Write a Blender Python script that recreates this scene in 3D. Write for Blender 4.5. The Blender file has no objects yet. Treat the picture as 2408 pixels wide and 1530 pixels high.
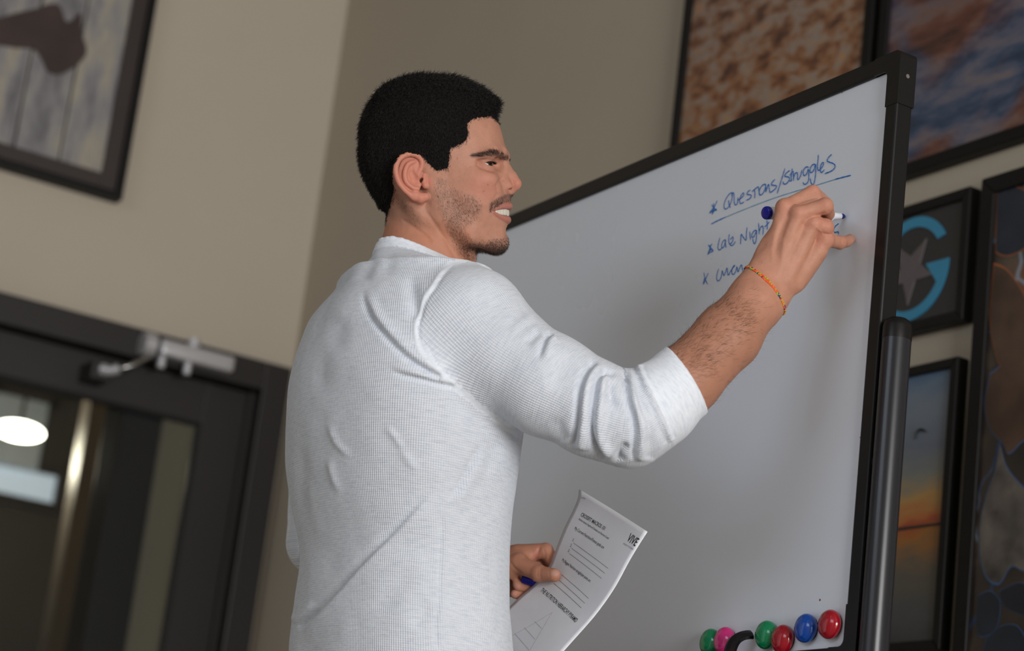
import bpy, bmesh, math, random
import numpy as np
from mathutils import Vector, Matrix

SC = bpy.context.scene
COL = SC.collection
# ------------------------------------------------------------------ camera
FPX, HEAD, PITCH, ROLL = 5209.0, 0.53639, 0.27504, 0.12289     # focal length in px of the 2408 frame, angles
CX, CY = 1204.0, 765.0
CAMZ = 0.6157
CAM = np.array([0.0, 0.0, CAMZ])
A = np.array([-math.cos(HEAD)*math.cos(PITCH), math.sin(HEAD)*math.cos(PITCH), math.sin(PITCH)])
_r0 = np.array([math.sin(HEAD), math.cos(HEAD), 0.0]); _u0 = np.cross(_r0, A)
R = math.cos(ROLL)*_r0 + math.sin(ROLL)*_u0
U = -math.sin(ROLL)*_r0 + math.cos(ROLL)*_u0
camd = bpy.data.cameras.new('camera'); cam = bpy.data.objects.new('camera', camd); COL.objects.link(cam)
cam.matrix_world = Matrix(((R[0], U[0], -A[0], CAM[0]), (R[1], U[1], -A[1], CAM[1]), (R[2], U[2], -A[2], CAM[2]), (0, 0, 0, 1)))
camd.sensor_fit = 'HORIZONTAL'; camd.sensor_width = 36.0; camd.lens = FPX/2408.0*36.0
camd.clip_start = 0.05; camd.clip_end = 60
camd.dof.use_dof = True; camd.dof.focus_distance = 3.05; camd.dof.aperture_fstop = 3.6
SC.camera = cam
# ------------------------------------------------------------------ world, daylight, exposure
w = bpy.data.worlds.new('world'); SC.world = w; w.use_nodes = True
w.node_tree.nodes['Background'].inputs[0].default_value = (0.72, 0.80, 0.95, 1); w.node_tree.nodes['Background'].inputs[1].default_value = 0.35
SC.view_settings.view_transform = 'Standard'; SC.view_settings.look = 'None'
SC.view_settings.exposure = -0.02; SC.view_settings.gamma = 1.0; SC.view_settings.use_curve_mapping = False
def area_light(name, loc, rot, sx, sy, power, col):
    l = bpy.data.lights.new(name, 'AREA'); l.shape = 'RECTANGLE'; l.size = sx; l.size_y = sy; l.energy = power; l.color = col
    o = bpy.data.objects.new(name, l); COL.objects.link(o); o.location = loc; o.rotation_euler = rot; return o
# added daylight: area lights before windows invented in the unseen east and south walls
area_light('added_east_light', (5.35, 0.8, 1.45), (0, math.radians(90), 0), 2.1, 3.2, 430, (1.0, 0.99, 0.975))
area_light('added_south_light', (-0.5, -4.35, 3.15), (math.radians(78), 0, 0), 3.6, 1.7, 58, (0.80, 0.90, 1.0))

# ------------------------------------------------------------------ pixel helpers (a pixel gives a direction; planes give the distance)
def ray(px, py): return A + (px-CX)/FPX*R - (py-CY)/FPX*U
def P(px, py, d): return CAM + d*ray(px, py)
def onx(px, py, x): v = ray(px, py); return CAM + v*((x-CAM[0])/v[0])
def ony(px, py, y): v = ray(px, py); return CAM + v*((y-CAM[1])/v[1])
def project(p):
    q = np.asarray(p)-CAM; d = q@A
    return CX+FPX*(q@R)/d, CY-FPX*(q@U)/d, d

# ------------------------------------------------------------------ mesh helpers
def link(o, parent=None):
    COL.objects.link(o)
    if parent is not None: o.parent = parent
    return o
def mesh_obj(name, verts, faces, mat, parent=None, smooth=False):
    me = bpy.data.meshes.new(name); me.from_pydata([tuple(map(float, v)) for v in verts], [], faces); me.update()
    if mat: me.materials.append(mat)
    if smooth: me.shade_smooth()
    return link(bpy.data.objects.new(name, me), parent)
def bm_obj(name, bm, mat, parent=None, smooth=False):
    me = bpy.data.meshes.new(name); bmesh.ops.recalc_face_normals(bm, faces=bm.faces[:]); bm.to_mesh(me); bm.free()
    if mat: me.materials.append(mat)
    if smooth: me.shade_smooth()
    return link(bpy.data.objects.new(name, me), parent)
def empty(name, loc=(0, 0, 0)):
    o = bpy.data.objects.new(name, None); o.empty_display_size = 0.05; link(o); o.location = loc; return o
def tag(o, label, cat=None, group=None):
    o['label'] = label
    if cat: o['category'] = cat
    if group: o['group'] = group
    return o
def struct(o, label=None):
    o['kind'] = 'structure'
    if label: o['label'] = label
    return o
def add_box(bm, lo, hi, bev=0.0, M=None, seg=2):
    b = bmesh.new(); bmesh.ops.create_cube(b, size=1.0)
    for v in b.verts:
        v.co = Vector([(lo[i]+hi[i])/2 + v.co[i]*(hi[i]-lo[i]) for i in range(3)])
    if bev > 0: bmesh.ops.bevel(b, geom=b.edges[:]+b.verts[:], offset=bev, segments=seg, profile=0.6, affect='EDGES')
    if M is not None: bmesh.ops.transform(b, matrix=M, verts=b.verts[:])
    me = bpy.data.meshes.new('t'); b.to_mesh(me); b.free(); bm.from_mesh(me); bpy.data.meshes.remove(me)
def box(name, lo, hi, mat, parent=None, bev=0.0, M=None, seg=2, smooth=False):
    bm = bmesh.new(); add_box(bm, lo, hi, bev, M, seg); return bm_obj(name, bm, mat, parent, smooth)
def tube_geo(pts, rad, n=12, cap=True, flat=None):
    """rings swept along pts; rad scalar, list or list of (a,b); returns verts, faces"""
    pts = [np.asarray(p, float) for p in pts]; V = []; Fc = []
    m = len(pts); up = None
    for i, p in enumerate(pts):
        t = pts[min(i+1, m-1)]-pts[max(i-1, 0)]; t = t/np.linalg.norm(t)
        if up is None:
            g = np.array([0, 0, 1.0]) if abs(t[2]) < 0.9 else np.array([1.0, 0, 0])
            if flat is not None: g = np.asarray(flat, float)
            up = g-t*(g@t)
        else: up = up-t*(up@t)
        up = up/np.linalg.norm(up); s = np.cross(t, up)
        r = rad[i] if isinstance(rad, (list, tuple, np.ndarray)) else rad
        ra, rb = r if isinstance(r, (list, tuple, np.ndarray)) else (r, r)
        for k in range(n):
            th = 2*math.pi*k/n; V.append(p+up*math.cos(th)*ra+s*math.sin(th)*rb)
    for i in range(m-1):
        for k in range(n):
            Fc.append((i*n+k, i*n+(k+1) % n, (i+1)*n+(k+1) % n, (i+1)*n+k))
    if cap: Fc.append(tuple(range(n))[::-1]); Fc.append(tuple((m-1)*n+k for k in range(n)))
    return V, Fc
def tube(name, pts, rad, mat, parent=None, n=12, flat=None, smooth=True):
    V, Fc = tube_geo(pts, rad, n, True, flat); o = mesh_obj(name, V, Fc, mat, parent, smooth); m = len(V)
    for e in o.data.edges:                       # keep the end rims crisp
        a, b = e.vertices
        if (a < n and b < n) or (a >= m-n and b >= m-n): e.use_edge_sharp = True
    return o
def smooth_path(pts, k=6):
    pts = np.asarray(pts, float); m = len(pts)
    if m < 3: return np.array([pts[0]+(pts[-1]-pts[0])*t for t in np.linspace(0, 1, k+1)])
    ext = np.vstack([2*pts[0]-pts[1], pts, 2*pts[-1]-pts[-2]]); out = []
    for i in range(m-1):
        a, b, c, d = ext[i:i+4]
        for t in np.linspace(0, 1, k, endpoint=False):
            out.append(0.5*((2*b)+(-a+c)*t+(2*a-5*b+4*c-d)*t*t+(-a+3*b-3*c+d)*t**3))
    out.append(pts[-1]); return np.array(out)

# ------------------------------------------------------------------ materials
def srgb(r, g, b):
    f = lambda c: c/12.92 if c <= 0.04045 else ((c+0.055)/1.055)**2.4
    return (f(r/255), f(g/255), f(b/255), 1.0)
class NT:
    def __init__(s, name):
        s.m = bpy.data.materials.new(name); s.m.use_nodes = True; s.t = s.m.node_tree; s.b = s.t.nodes['Principled BSDF']; s.out = s.t.nodes['Material Output']
    def n(s, typ, **kw):
        x = s.t.nodes.new(typ)
        for k, v in kw.items():
            if k in ('operation', 'blend_type', 'data_type', 'wave_type', 'bands_direction', 'feature', 'attribute_name', 'noise_dimensions', 'mode', 'wave_profile', 'gradient_type', 'rings_direction', 'use_clamp', 'distance'): setattr(x, k, v)
            else: x.inputs[k.replace('_', ' ')].default_value = v
        return x
    def l(s, a, b): s.t.links.new(a, b)
    def ramp(s, fac, stops, interp='LINEAR'):
        x = s.t.nodes.new('ShaderNodeValToRGB'); x.color_ramp.interpolation = interp
        e = x.color_ramp.elements
        while len(e) < len(stops): e.new(0.5)
        for q, (p, c) in zip(e, stops): q.position = p; q.color = c
        if fac is not None: s.l(fac, x.inputs[0])
        return x
    def mix(s, fac, a, b, blend='MIX'):
        x = s.t.nodes.new('ShaderNodeMix'); x.data_type = 'RGBA'; x.blend_type = blend
        for sock, v in ((x.inputs[0], fac), (x.inputs[6], a), (x.inputs[7], b)):
            if hasattr(v, 'is_linked') or hasattr(v, 'links'): s.l(v, sock)
            else: sock.default_value = v
        return x.outputs[2]
    def math(s, op, a, b=None, clamp=False):
        x = s.t.nodes.new('ShaderNodeMath'); x.operation = op; x.use_clamp = clamp
        for sock, v in ((x.inputs[0], a), (x.inputs[1], b)):
            if v is None: continue
            if hasattr(v, 'links'): s.l(v, sock)
            else: sock.default_value = v
        return x.outputs[0]
    def bump(s, h, strength, dist):
        x = s.t.nodes.new('ShaderNodeBump'); x.inputs['Strength'].default_value = strength; x.inputs['Distance'].default_value = dist
        s.l(h, x.inputs['Height']); s.l(x.outputs[0], s.b.inputs['Normal']); return x
    def obj(s): return s.n('ShaderNodeTexCoord').outputs['Object']
def simple(name, col, rough=0.5, metal=0.0, noise=0.0, nscale=20.0, bump=0.0, bscale=80.0, coat=0.0, spec=0.5):
    t = NT(name); b = t.b; b.inputs['Roughness'].default_value = rough; b.inputs['Metallic'].default_value = metal
    b.inputs['Coat Weight'].default_value = coat; b.inputs['Specular IOR Level'].default_value = spec
    co = t.obj()
    nz = t.n('ShaderNodeTexNoise', Scale=nscale, Detail=4.0); t.l(co, nz.inputs['Vector'])
    d = tuple(max(0, c*(1-noise)) for c in col[:3])+(1,); e = tuple(min(1, c*(1+noise)) for c in col[:3])+(1,)
    rp = t.ramp(nz.outputs['Fac'], [(0.25, d), (0.75, e)]); t.l(rp.outputs[0], b.inputs['Base Color'])
    if bump > 0:
        n2 = t.n('ShaderNodeTexNoise', Scale=bscale, Detail=3.0); t.l(co, n2.inputs['Vector']); t.bump(n2.outputs['Fac'], 0.4, bump)
    return t.m
def emit(name, col, strength):
    t = NT(name); t.b.inputs['Base Color'].default_value = col; t.b.inputs['Emission Color'].default_value = col; t.b.inputs['Emission Strength'].default_value = strength; return t.m

M_wall = simple('wall_paint', srgb(184, 174, 158), 0.75, noise=0.02, nscale=3, bump=0.0006, bscale=140)
M_ceil = simple('ceiling_paint', srgb(150, 146, 140), 0.8, noise=0.02)
M_floor = simple('floor_concrete', srgb(168, 160, 148), 0.45, noise=0.12, nscale=2.5, bump=0.0004)
M_bronze = simple('dark_bronze_metal', srgb(31, 27, 26), 0.45, noise=0.08, nscale=60)
M_blackframe = simple('black_frame_wood', srgb(17, 16, 16), 0.5, noise=0.15, nscale=40, bump=0.0003, spec=.25)
M_blackplastic = simple('black_plastic', srgb(16, 15, 16), 0.36, noise=0.05, nscale=200, bump=0.00008, bscale=900, spec=.3)
M_post = simple('charcoal_coated_metal', srgb(34, 35, 40), 0.27, noise=0.03, nscale=150, spec=.4)
M_alu = simple('silver_painted_metal', srgb(196, 196, 200), 0.32, metal=0.4, noise=0.05, nscale=30)
M_steel = simple('bright_steel', srgb(190, 190, 190), 0.25, metal=1.0, noise=0.03)

# ------------------------------------------------------------------ room shell
XW, YW = -5.813, 2.723       # west wall (with the door) and north wall (with the pictures)
XE, YS, ZC = 5.6, -4.6, 4.2
def wall(name, lo, hi): return struct(box(name, lo, hi, M_wall))
struct(box('floor', (XW-4.2, YS-.2, -0.1), (XE+.2, YW+.2, 0.0), M_floor))
struct(box('ceiling', (XW-4.2, YS-.2, ZC), (XE+.2, YW+.2, ZC+.1), M_ceil))
wall('wall_north', (XW-.12, YW, 0), (XE+.2, YW+.15, ZC))
# door opening in the west wall
d_or = onx(672, 871, XW)                          # outer top corner of the door frame
DR, DT = float(d_or[1]), float(d_or[2])           # frame right edge (y), frame top (z)
DLw = DR-1.12                                     # frame left edge
wl = bmesh.new()
add_box(wl, (XW-.12, DR, 0), (XW, YW, ZC)); add_box(wl, (XW-.12, YS, 0), (XW, DLw, ZC)); add_box(wl, (XW-.12, DLw, DT), (XW, DR, ZC))
struct(bm_obj('wall_west', wl, M_wall))
# unseen windows behind the camera, added to go with the two area lights
def holed(name, axis, c, t, a0, a1, holes):
    bm = bmesh.new()
    def seg(p0, p1, z0, z1):
        if axis == 'x': add_box(bm, (min(c, c+t), p0, z0), (max(c, c+t), p1, z1))
        else: add_box(bm, (p0, min(c, c+t), z0), (p1, max(c, c+t), z1))
    h0, h1, z0, z1 = holes
    seg(a0, h0, 0, ZC); seg(h1, a1, 0, ZC); seg(h0, h1, 0, z0); seg(h0, h1, z1, ZC)
    return struct(bm_obj(name, bm, M_wall))
holed('wall_east', 'x', XE, .15, YS, YW, (-0.9, 2.5, 0.3, 2.6))
holed('wall_south', 'y', YS, -.15, XW, XE, (-2.35, 1.35, 2.2, 4.0))
for nm, ax, c, h in (('added_window_2', 'x', XE+.07, (-0.9, 2.5, 0.3, 2.6)), ('added_window_3', 'y', YS-.07, (-2.35, 1.35, 2.2, 4.0))):
    e = struct(empty(nm, (c, (h[0]+h[1])/2, h[2]) if ax == 'x' else ((h[0]+h[1])/2, c, h[2])))
    n = 4 if ax == 'x' else 2
    bars = [((h[0]+(h[1]-h[0])*i/n), 'v') for i in range(n+1)]+[(h[2], 'h'), (h[3], 'h'), ((h[2]*.35+h[3]*.65), 'h')]
    for q, k in bars:
        lo, hi = ((q-.03, h[2]), (q+.03, h[3])) if k == 'v' else ((h[0], q-.03), (h[1], q+.03))
        L = (c-.03, lo[0], lo[1]) if ax == 'x' else (lo[0], c-.03, lo[1]); Hh = (c+.03, hi[0], hi[1]) if ax == 'x' else (hi[0], c+.03, hi[1])
        b = box('window_frame', L, Hh, M_bronze); b.parent = e; b.matrix_parent_inverse = Matrix.Translation(-e.location)
def kid(o, root):
    """parent o (built in world coordinates) to root without moving it"""
    o.parent = root; o.matrix_parent_inverse = Matrix.Translation(-Vector(root.location)); return o

# ------------------------------------------------------------------ glazed door in the west wall
door = struct(empty('door_1', (XW, (DLw+DR)/2, 0)), 'dark bronze glazed door in the beige wall')
FW = 0.085
fo = XW+0.045
for lo, hi in (((XW-.12, DR-FW, 0), (fo, DR, DT)), ((XW-.12, DLw, 0), (fo, DLw+FW, DT)), ((XW-.12, DLw+FW, DT-FW), (fo, DR-FW, DT))):
    kid(box('door_frame', lo, hi, M_bronze, bev=0.004), door)
# leaf, set back from the frame
gl = onx(473, 995, XW-.02)
GR, GT = float(gl[1]), float(gl[2])
LY0, LY1, LT = DLw+FW+.004, DR-FW-.004, DT-FW-.004
xl0, xl1 = XW-.065, XW-.02
leaf = kid(box('door_stop', (XW-.075, LY1-.012, 0), (XW-.005, LY1+.004, LT), M_bronze), door)
GL = LY0+(LY1-GR)
for nm, lo, hi in (('stile', (xl0, GR, 0.01), (xl1, LY1-.006, LT)), ('stile', (xl0, LY0, 0.01), (xl1, GL, LT)),
                   ('top_rail', (xl0, GL, GT), (xl1, GR, LT)), ('bottom_rail', (xl0, GL, 0.01), (xl1, GR, 0.25))):
    kid(box(nm, lo, hi, M_bronze, bev=0.003), door)
for lo, hi in (((xl1-.004, GR-.014, .25), (xl1+.006, GR, GT)), ((xl1-.004, GL, .25), (xl1+.006, GL+.014, GT)), ((xl1-.004, GL+.014, GT-.014), (xl1+.006, GR-.014, GT))):
    kid(box('glazing_bead', lo, hi, M_blackplastic, bev=.002), door)
tg = NT('door_glass'); gls = tg.n('ShaderNodeBsdfGlossy', Roughness=0.02); trn = tg.n('ShaderNodeBsdfTransparent')
trn.inputs[0].default_value = (0.80, 0.82, 0.80, 1)
fr = tg.n('ShaderNodeFresnel', IOR=1.45); mx = tg.t.nodes.new('ShaderNodeMixShader'); tg.l(fr.outputs[0], mx.inputs[0]); tg.l(trn.outputs[0], mx.inputs[1]); tg.l(gls.outputs[0], mx.inputs[2]); tg.l(mx.outputs[0], tg.out.inputs[0])
kid(box('glass_pane', (XW-.046, GL, .25), (XW-.040, GR, GT), tg.m), door)
# pull handle
kid(tube('pull_handle', [(XW+.03, GL-.04, .9), (XW+.05, GL-.04, .95), (XW+.05, GL-.04, 1.25), (XW+.03, GL-.04, 1.3)], .011, M_steel), door)
# ---- overhead door closer: body on the head of the frame, folding arm on the leaf
xc = fo
clo = empty('door_closer', tuple(onx(440, 835, xc)))
tag(clo, 'silver overhead door closer with folding arm on the dark door frame', 'door closer')
p0, p1 = onx(372, 818, xc+.03), onx(545, 858, xc+.03)
ydir = (p1-p0); ydir[2] = 0; ydir[0] = 0; Lb = abs(p1[1]-p0[1])
zc_ = (p0[2]+p1[2])/2
kid(box('closer_body', (xc, p0[1], zc_-.024), (xc+.055, p1[1], zc_+.024), M_alu, bev=.012, seg=3, smooth=True), clo)
pe = onx(348, 812, xc+.03)
kid(tube('end_cap', [(xc+.028, pe[1]-.018, zc_), (xc+.028, pe[1]+.018, zc_)], .034, M_alu, n=20), clo)
kid(box('end_bracket', (xc, pe[1]+.018, zc_-.04), (xc+.04, p0[1], zc_+.02), M_bronze, bev=.004), clo)
pk = onx(457, 804, xc+.03)
kid(tube('pivot_knob', [(xc+.028, pk[1], zc_+.02), (xc+.028, pk[1], zc_+.05)], .017, M_alu, n=16), clo)
for qx, qy in ((388, 838), (448, 858)):
    q = onx(qx, qy, xc+.05); kid(tube('adjusting_screw', [(xc+.03, q[1], zc_-.02), (xc+.03, q[1], zc_-.058)], .012, M_alu, n=14), clo)
q0, q1, q2 = onx(345, 842, xc+.06), onx(310, 858, xc+.075), onx(280, 866, xc+.06)
kid(tube('closer_arm', [q0, q1, q2], [(.006, .014), (.008, .016), (.006, .013)], M_steel, n=10), clo)
q3 = onx(240, 868, xc+.03)
kid(tube('arm_elbow', [q2, onx(262, 872, xc+.05), q3], [.016, .014, .018], M_alu, n=12), clo)
kid(box('arm_shoe', (XW-.025, q3[1]-.03, q3[2]-.03), (xc+.035, q3[1]+.03, q3[2]+.02), M_bronze, bev=.004), clo)

# ------------------------------------------------------------------ the room behind the glass
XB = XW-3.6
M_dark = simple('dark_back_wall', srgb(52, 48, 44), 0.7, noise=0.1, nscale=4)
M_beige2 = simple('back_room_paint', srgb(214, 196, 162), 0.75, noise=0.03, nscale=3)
M_ceil2 = simple('back_room_ceiling', srgb(186, 196, 206), 0.5, noise=0.05)
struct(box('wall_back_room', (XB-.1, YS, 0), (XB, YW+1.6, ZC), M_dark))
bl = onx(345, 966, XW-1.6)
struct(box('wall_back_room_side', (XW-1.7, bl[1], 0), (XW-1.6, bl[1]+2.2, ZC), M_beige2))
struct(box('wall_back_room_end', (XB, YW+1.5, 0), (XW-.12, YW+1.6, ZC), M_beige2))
c1 = onx(262, 1000, XW-1.5); c2 = onx(338, 1000, XW-1.5)
pc = tag(box('partition_post', (XW-1.58, c1[1], 0), (XW-1.42, c2[1]+.04, 3.4), M_bronze, bev=.006), 'dark bronze post standing behind the door glass', 'post')
c1 = onx(205, 1000, XW-2.2); c2 = onx(255, 1000, XW-2.2)
M_grey2 = simple('grey_brown_panel', srgb(120, 106, 94), .5, noise=.08, nscale=5)
pc = tag(box('wall_panel', (XW-2.3, c1[1], 0), (XW-2.2, c2[1], 3.4), M_grey2, bev=.006), 'grey brown panel behind the dark post beyond the door', 'panel')
w0, w1 = onx(-60, 1078, XB+.02), onx(122, 1185, XB+.02)
lw = struct(empty('window_1', (XB+.02, (w0[1]+w1[1])/2, w1[2])), 'bright small window in the room behind the door')
pane = kid(box('window_pane', (XB+.012, w0[1], w1[2]), (XB+.02, w1[1], w0[2]), emit('window_daylight', (0.62, 0.72, 0.85, 1), 0.62)), lw)
for lo, hi in (((XB+.005, w0[1]-.04, w1[2]-.04), (XB+.05, w1[1]+.04, w1[2])), ((XB+.005, w0[1]-.04, w0[2]), (XB+.05, w1[1]+.04, w0[2]+.04)), ((XB+.005, w1[1], w1[2]), (XB+.05, w1[1]+.05, w0[2]))):
    kid(box('window_frame', lo, hi, M_bronze), lw)
c0 = onx(155, 935, XB+.3); c3 = onx(60, 1078, XB+.3)
struct(box('trim_1', (XB+.02, c0[1]-1.6, c3[2]), (XB+.10, c0[1], c0[2]), M_ceil2))
lp = onx(45, 1013, XB+1.0)
lamp = empty('ceiling_lamp', tuple(lp)); tag(lamp, 'glowing oval lamp hanging in the room behind the door', 'lamp')
bm = bmesh.new(); bmesh.ops.create_uvsphere(bm, u_segments=24, v_segments=12, radius=1.0)
bmesh.ops.scale(bm, vec=(.10, .10, .036), verts=bm.verts[:]); bmesh.ops.translate(bm, vec=Vector(lp), verts=bm.verts[:])
kid(bm_obj('lamp_shade', bm, emit('lamp_glow', (1.0, 0.97, 0.80, 1), 18.0), None, True), lamp)
kid(tube('lamp_rod', [lp+np.array([0, 0, .03]), np.array([lp[0], lp[1], ZC])], .008, M_bronze, n=8), lamp)
lb = bpy.data.lights.new('lamp_bulb', 'POINT'); lb.energy = 14; lb.color = (1.0, .90, .72); lb.shadow_soft_size = .06
lo_ = bpy.data.objects.new('lamp_bulb', lb); COL.objects.link(lo_); lo_.location = (lp[0]+.05, lp[1], lp[2]-.10); kid(lo_, lamp); lo_.matrix_parent_inverse = Matrix.Translation(-Vector(lamp.location))

# ------------------------------------------------------------------ pictures
def art_mat(name, build, gloss=0.25):
    t = NT(name); co = t.n('ShaderNodeTexCoord').outputs['UV']; t.b.inputs['Roughness'].default_value = 0.45
    t.b.inputs['Coat Weight'].default_value = gloss; t.b.inputs['Coat Roughness'].default_value = 0.12
    t.l(build(t, co), t.b.inputs['Base Color']); return t.m
def mapping(t, co, scale=(1, 1, 1), rot=0.0, loc=(0, 0, 0)):
    m = t.t.nodes.new('ShaderNodeMapping'); t.l(co, m.inputs[0]); m.inputs['Scale'].default_value = scale; m.inputs['Rotation'].default_value = (0, 0, rot); m.inputs['Location'].default_value = loc; return m.outputs[0]
def a_clouds(t, co):
    n1 = t.n('ShaderNodeTexNoise', Scale=22.0, Detail=6.0, Roughness=.62, Distortion=.25); t.l(mapping(t, co, (.75, 1.25, 1), .55), n1.inputs['Vector'])
    n2 = t.n('ShaderNodeTexNoise', Scale=3.0, Detail=3.0); t.l(co, n2.inputs['Vector'])
    sp = t.t.nodes.new('ShaderNodeSeparateXYZ'); t.l(co, sp.inputs[0])
    warm = t.ramp(n1.outputs['Fac'], [(.30, srgb(50, 36, 36)), (.42, srgb(120, 74, 48)), (.50, srgb(158, 112, 74)), (.57, srgb(150, 138, 130)), (.66, srgb(176, 132, 84)), (.74, srgb(214, 136, 60))])
    cool = t.ramp(n1.outputs['Fac'], [(.30, srgb(34, 30, 34)), (.45, srgb(108, 86, 82)), (.56, srgb(146, 136, 134)), (.70, srgb(184, 104, 66))])
    f = t.math('ADD', t.math('MULTIPLY', sp.outputs[1], 1.5), t.math('MULTIPLY', n2.outputs['Fac'], .9))
    f = t.math('SUBTRACT', f, .62, True)
    return t.mix(f, warm.outputs[0], cool.outputs[0])
def a_blue(t, co):
    n1 = t.n('ShaderNodeTexNoise', Scale=11.0, Detail=6.0, Roughness=.66, Distortion=.3); t.l(mapping(t, co, (.45, 1.5, 1), -.42), n1.inputs['Vector'])
    n2 = t.n('ShaderNodeTexNoise', Scale=5.0, Detail=3.0, Distortion=.4); t.l(mapping(t, co, (.8, 1.2, 1), -.4, (3, 1, 0)), n2.inputs['Vector'])
    blue = t.ramp(n1.outputs['Fac'], [(.30, srgb(16, 34, 58)), (.45, srgb(52, 74, 104)), (.55, srgb(96, 98, 118)), (.70, srgb(132, 118, 112))])
    br = t.ramp(n1.outputs['Fac'], [(.30, srgb(46, 24, 24)), (.45, srgb(104, 62, 50)), (.56, srgb(122, 94, 86)), (.70, srgb(84, 88, 108))])
    return t.mix(t.ramp(n2.outputs['Fac'], [(.44, (0, 0, 0, 1)), (.58, (1, 1, 1, 1))]).outputs[0], blue.outputs[0], br.outputs[0])
def a_leaves(t, co):
    v = t.n('ShaderNodeTexVoronoi', Scale=7.0, feature='DISTANCE_TO_EDGE'); n0 = t.n('ShaderNodeTexNoise', Scale=6.0, Detail=3.0)
    t.l(co, n0.inputs['Vector']); t.l(t.mix(.12, co, n0.outputs['Color']), v.inputs['Vector'])
    n1 = t.n('ShaderNodeTexNoise', Scale=7.0, Detail=5.0); t.l(co, n1.inputs['Vector'])
    base = t.ramp(n1.outputs['Fac'], [(.32, srgb(16, 14, 16)), (.5, srgb(52, 42, 36)), (.6, srgb(88, 76, 66)), (.72, srgb(130, 74, 40))])
    edge = t.ramp(v.outputs['Distance'], [(0, (1, 1, 1, 1)), (.035, (0, 0, 0, 1))])
    e2 = t.ramp(n1.outputs['Fac'], [(.45, srgb(24, 66, 116)), (.6, srgb(150, 170, 190))])
    return t.mix(t.math('MULTIPLY', edge.outputs[0], .75), base.outputs[0], e2.outputs[0])
def a_sunset(t, co):
    sp = t.t.nodes.new('ShaderNodeSeparateXYZ'); t.l(co, sp.inputs[0])
    n1 = t.n('ShaderNodeTexNoise', Scale=4.0, Detail=4.0); t.l(mapping(t, co, (1.5, 4.0, 1), .35), n1.inputs['Vector'])
    f = t.math('ADD', sp.outputs[1], t.math('MULTIPLY', t.math('SUBTRACT', n1.outputs['Fac'], .5), .16))
    rp = t.ramp(f, [(.0, srgb(40, 44, 52)), (.12, srgb(70, 74, 80)), (.28, srgb(92, 88, 78)), (.385, srgb(160, 104, 36)), (.415, srgb(170, 82, 30)), (.432, srgb(170, 70, 34)), (.47, srgb(188, 112, 52)), (.53, srgb(184, 146, 84)), (.60, srgb(128, 132, 126)), (.70, srgb(104, 116, 138)), (.85, srgb(118, 132, 148)), (1.0, srgb(70, 104, 140))])
    return rp.outputs[0]
def a_dark(t, co):
    n1 = t.n('ShaderNodeTexNoise', Scale=90.0, Detail=2.0); t.l(co, n1.inputs['Vector'])
    return t.ramp(n1.outputs['Fac'], [(.3, srgb(38, 38, 39)), (.7, srgb(48, 48, 50))]).outputs[0]

def picture(name, label, axis, wallc, depth, a0, a1, z0, z1, fw, art, frame_mat=None, rec=.008):
    """frame of four mitred members and a picture panel; axis 'y': hangs on the north wall (a = x), axis 'x': on the west wall (a = y)"""
    fm = frame_mat or M_blackframe
    def pt(a, d, z): return (a, wallc-d, z) if axis == 'y' else (wallc+d, a, z)
    e = empty(name, pt((a0+a1)/2, 0, z0)); tag(e, label, 'picture')
    O = [(a0, z0), (a1, z0), (a1, z1), (a0, z1)]; I = [(a0+fw, z0+fw), (a1-fw, z0+fw), (a1-fw, z1-fw), (a0+fw, z1-fw)]
    for k in range(4):
        j = (k+1) % 4; q = [O[k], O[j], I[j], I[k]]
        V = [pt(a, 0.001, z) for a, z in q]+[pt(a, depth, z) for a, z in q]
        b = mesh_obj('frame_member', V, [(0, 1, 2, 3), (7, 6, 5, 4), (0, 4, 5, 1), (1, 5, 6, 2), (2, 6, 7, 3), (3, 7, 4, 0)], fm)
        md = b.modifiers.new('bevel', 'BEVEL'); md.width = .0025; md.segments = 2; kid(b, e)
    if art is not None:
        V = [pt(a, depth-rec, z) for a, z in I]+[pt(a, .002, z) for a, z in I]
        b = mesh_obj('artwork', V, [(0, 1, 2, 3), (7, 6, 5, 4), (0, 4, 5, 1), (1, 5, 6, 2), (2, 6, 7, 3), (3, 7, 4, 0)], art)
        uv = b.data.uv_layers.new(name='UVMap'); hh = max(z1-z0, 1e-3)
        for lo in b.data.loops:
            co = b.data.vertices[lo.vertex_index].co; aa = co[0] if axis == 'y' else co[1]
            uv.data[lo.index].uv = ((aa-a0)/hh, (co[2]-z0)/hh)
        kid(b, e)
    return e
T = 0.03
yf = YW-T
qx = lambda px, py, t=yf: float(ony(px, py, t)[0]); qz = lambda px, py, t=yf: float(ony(px, py, t)[2])
fwA = qx(1628, 30)-qx(1606, 30)
xa0, xa1 = qx(1606, 30), qx(2045, 110)
picture('framed_painting', 'black framed painting of orange and brown sunset clouds on the wall behind the whiteboard', 'y', YW, T, xa0, xa1, qz(1590, 400), qz(1590, 400)+1.15, .028, art_mat('cloud_painting', a_clouds))
xb0 = qx(2062, 110); zb0 = qz(2293, 357)
picture('framed_painting', 'black framed abstract painting of blue and rust streaks above the star emblem picture', 'y', YW, T, xb0, xb0+1.25, zb0, zb0+1.05, .026, art_mat('blue_painting', a_blue))
xc1, zc1, zc0 = qx(2282, 436), qz(2282, 436), qz(2268, 749)
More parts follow.
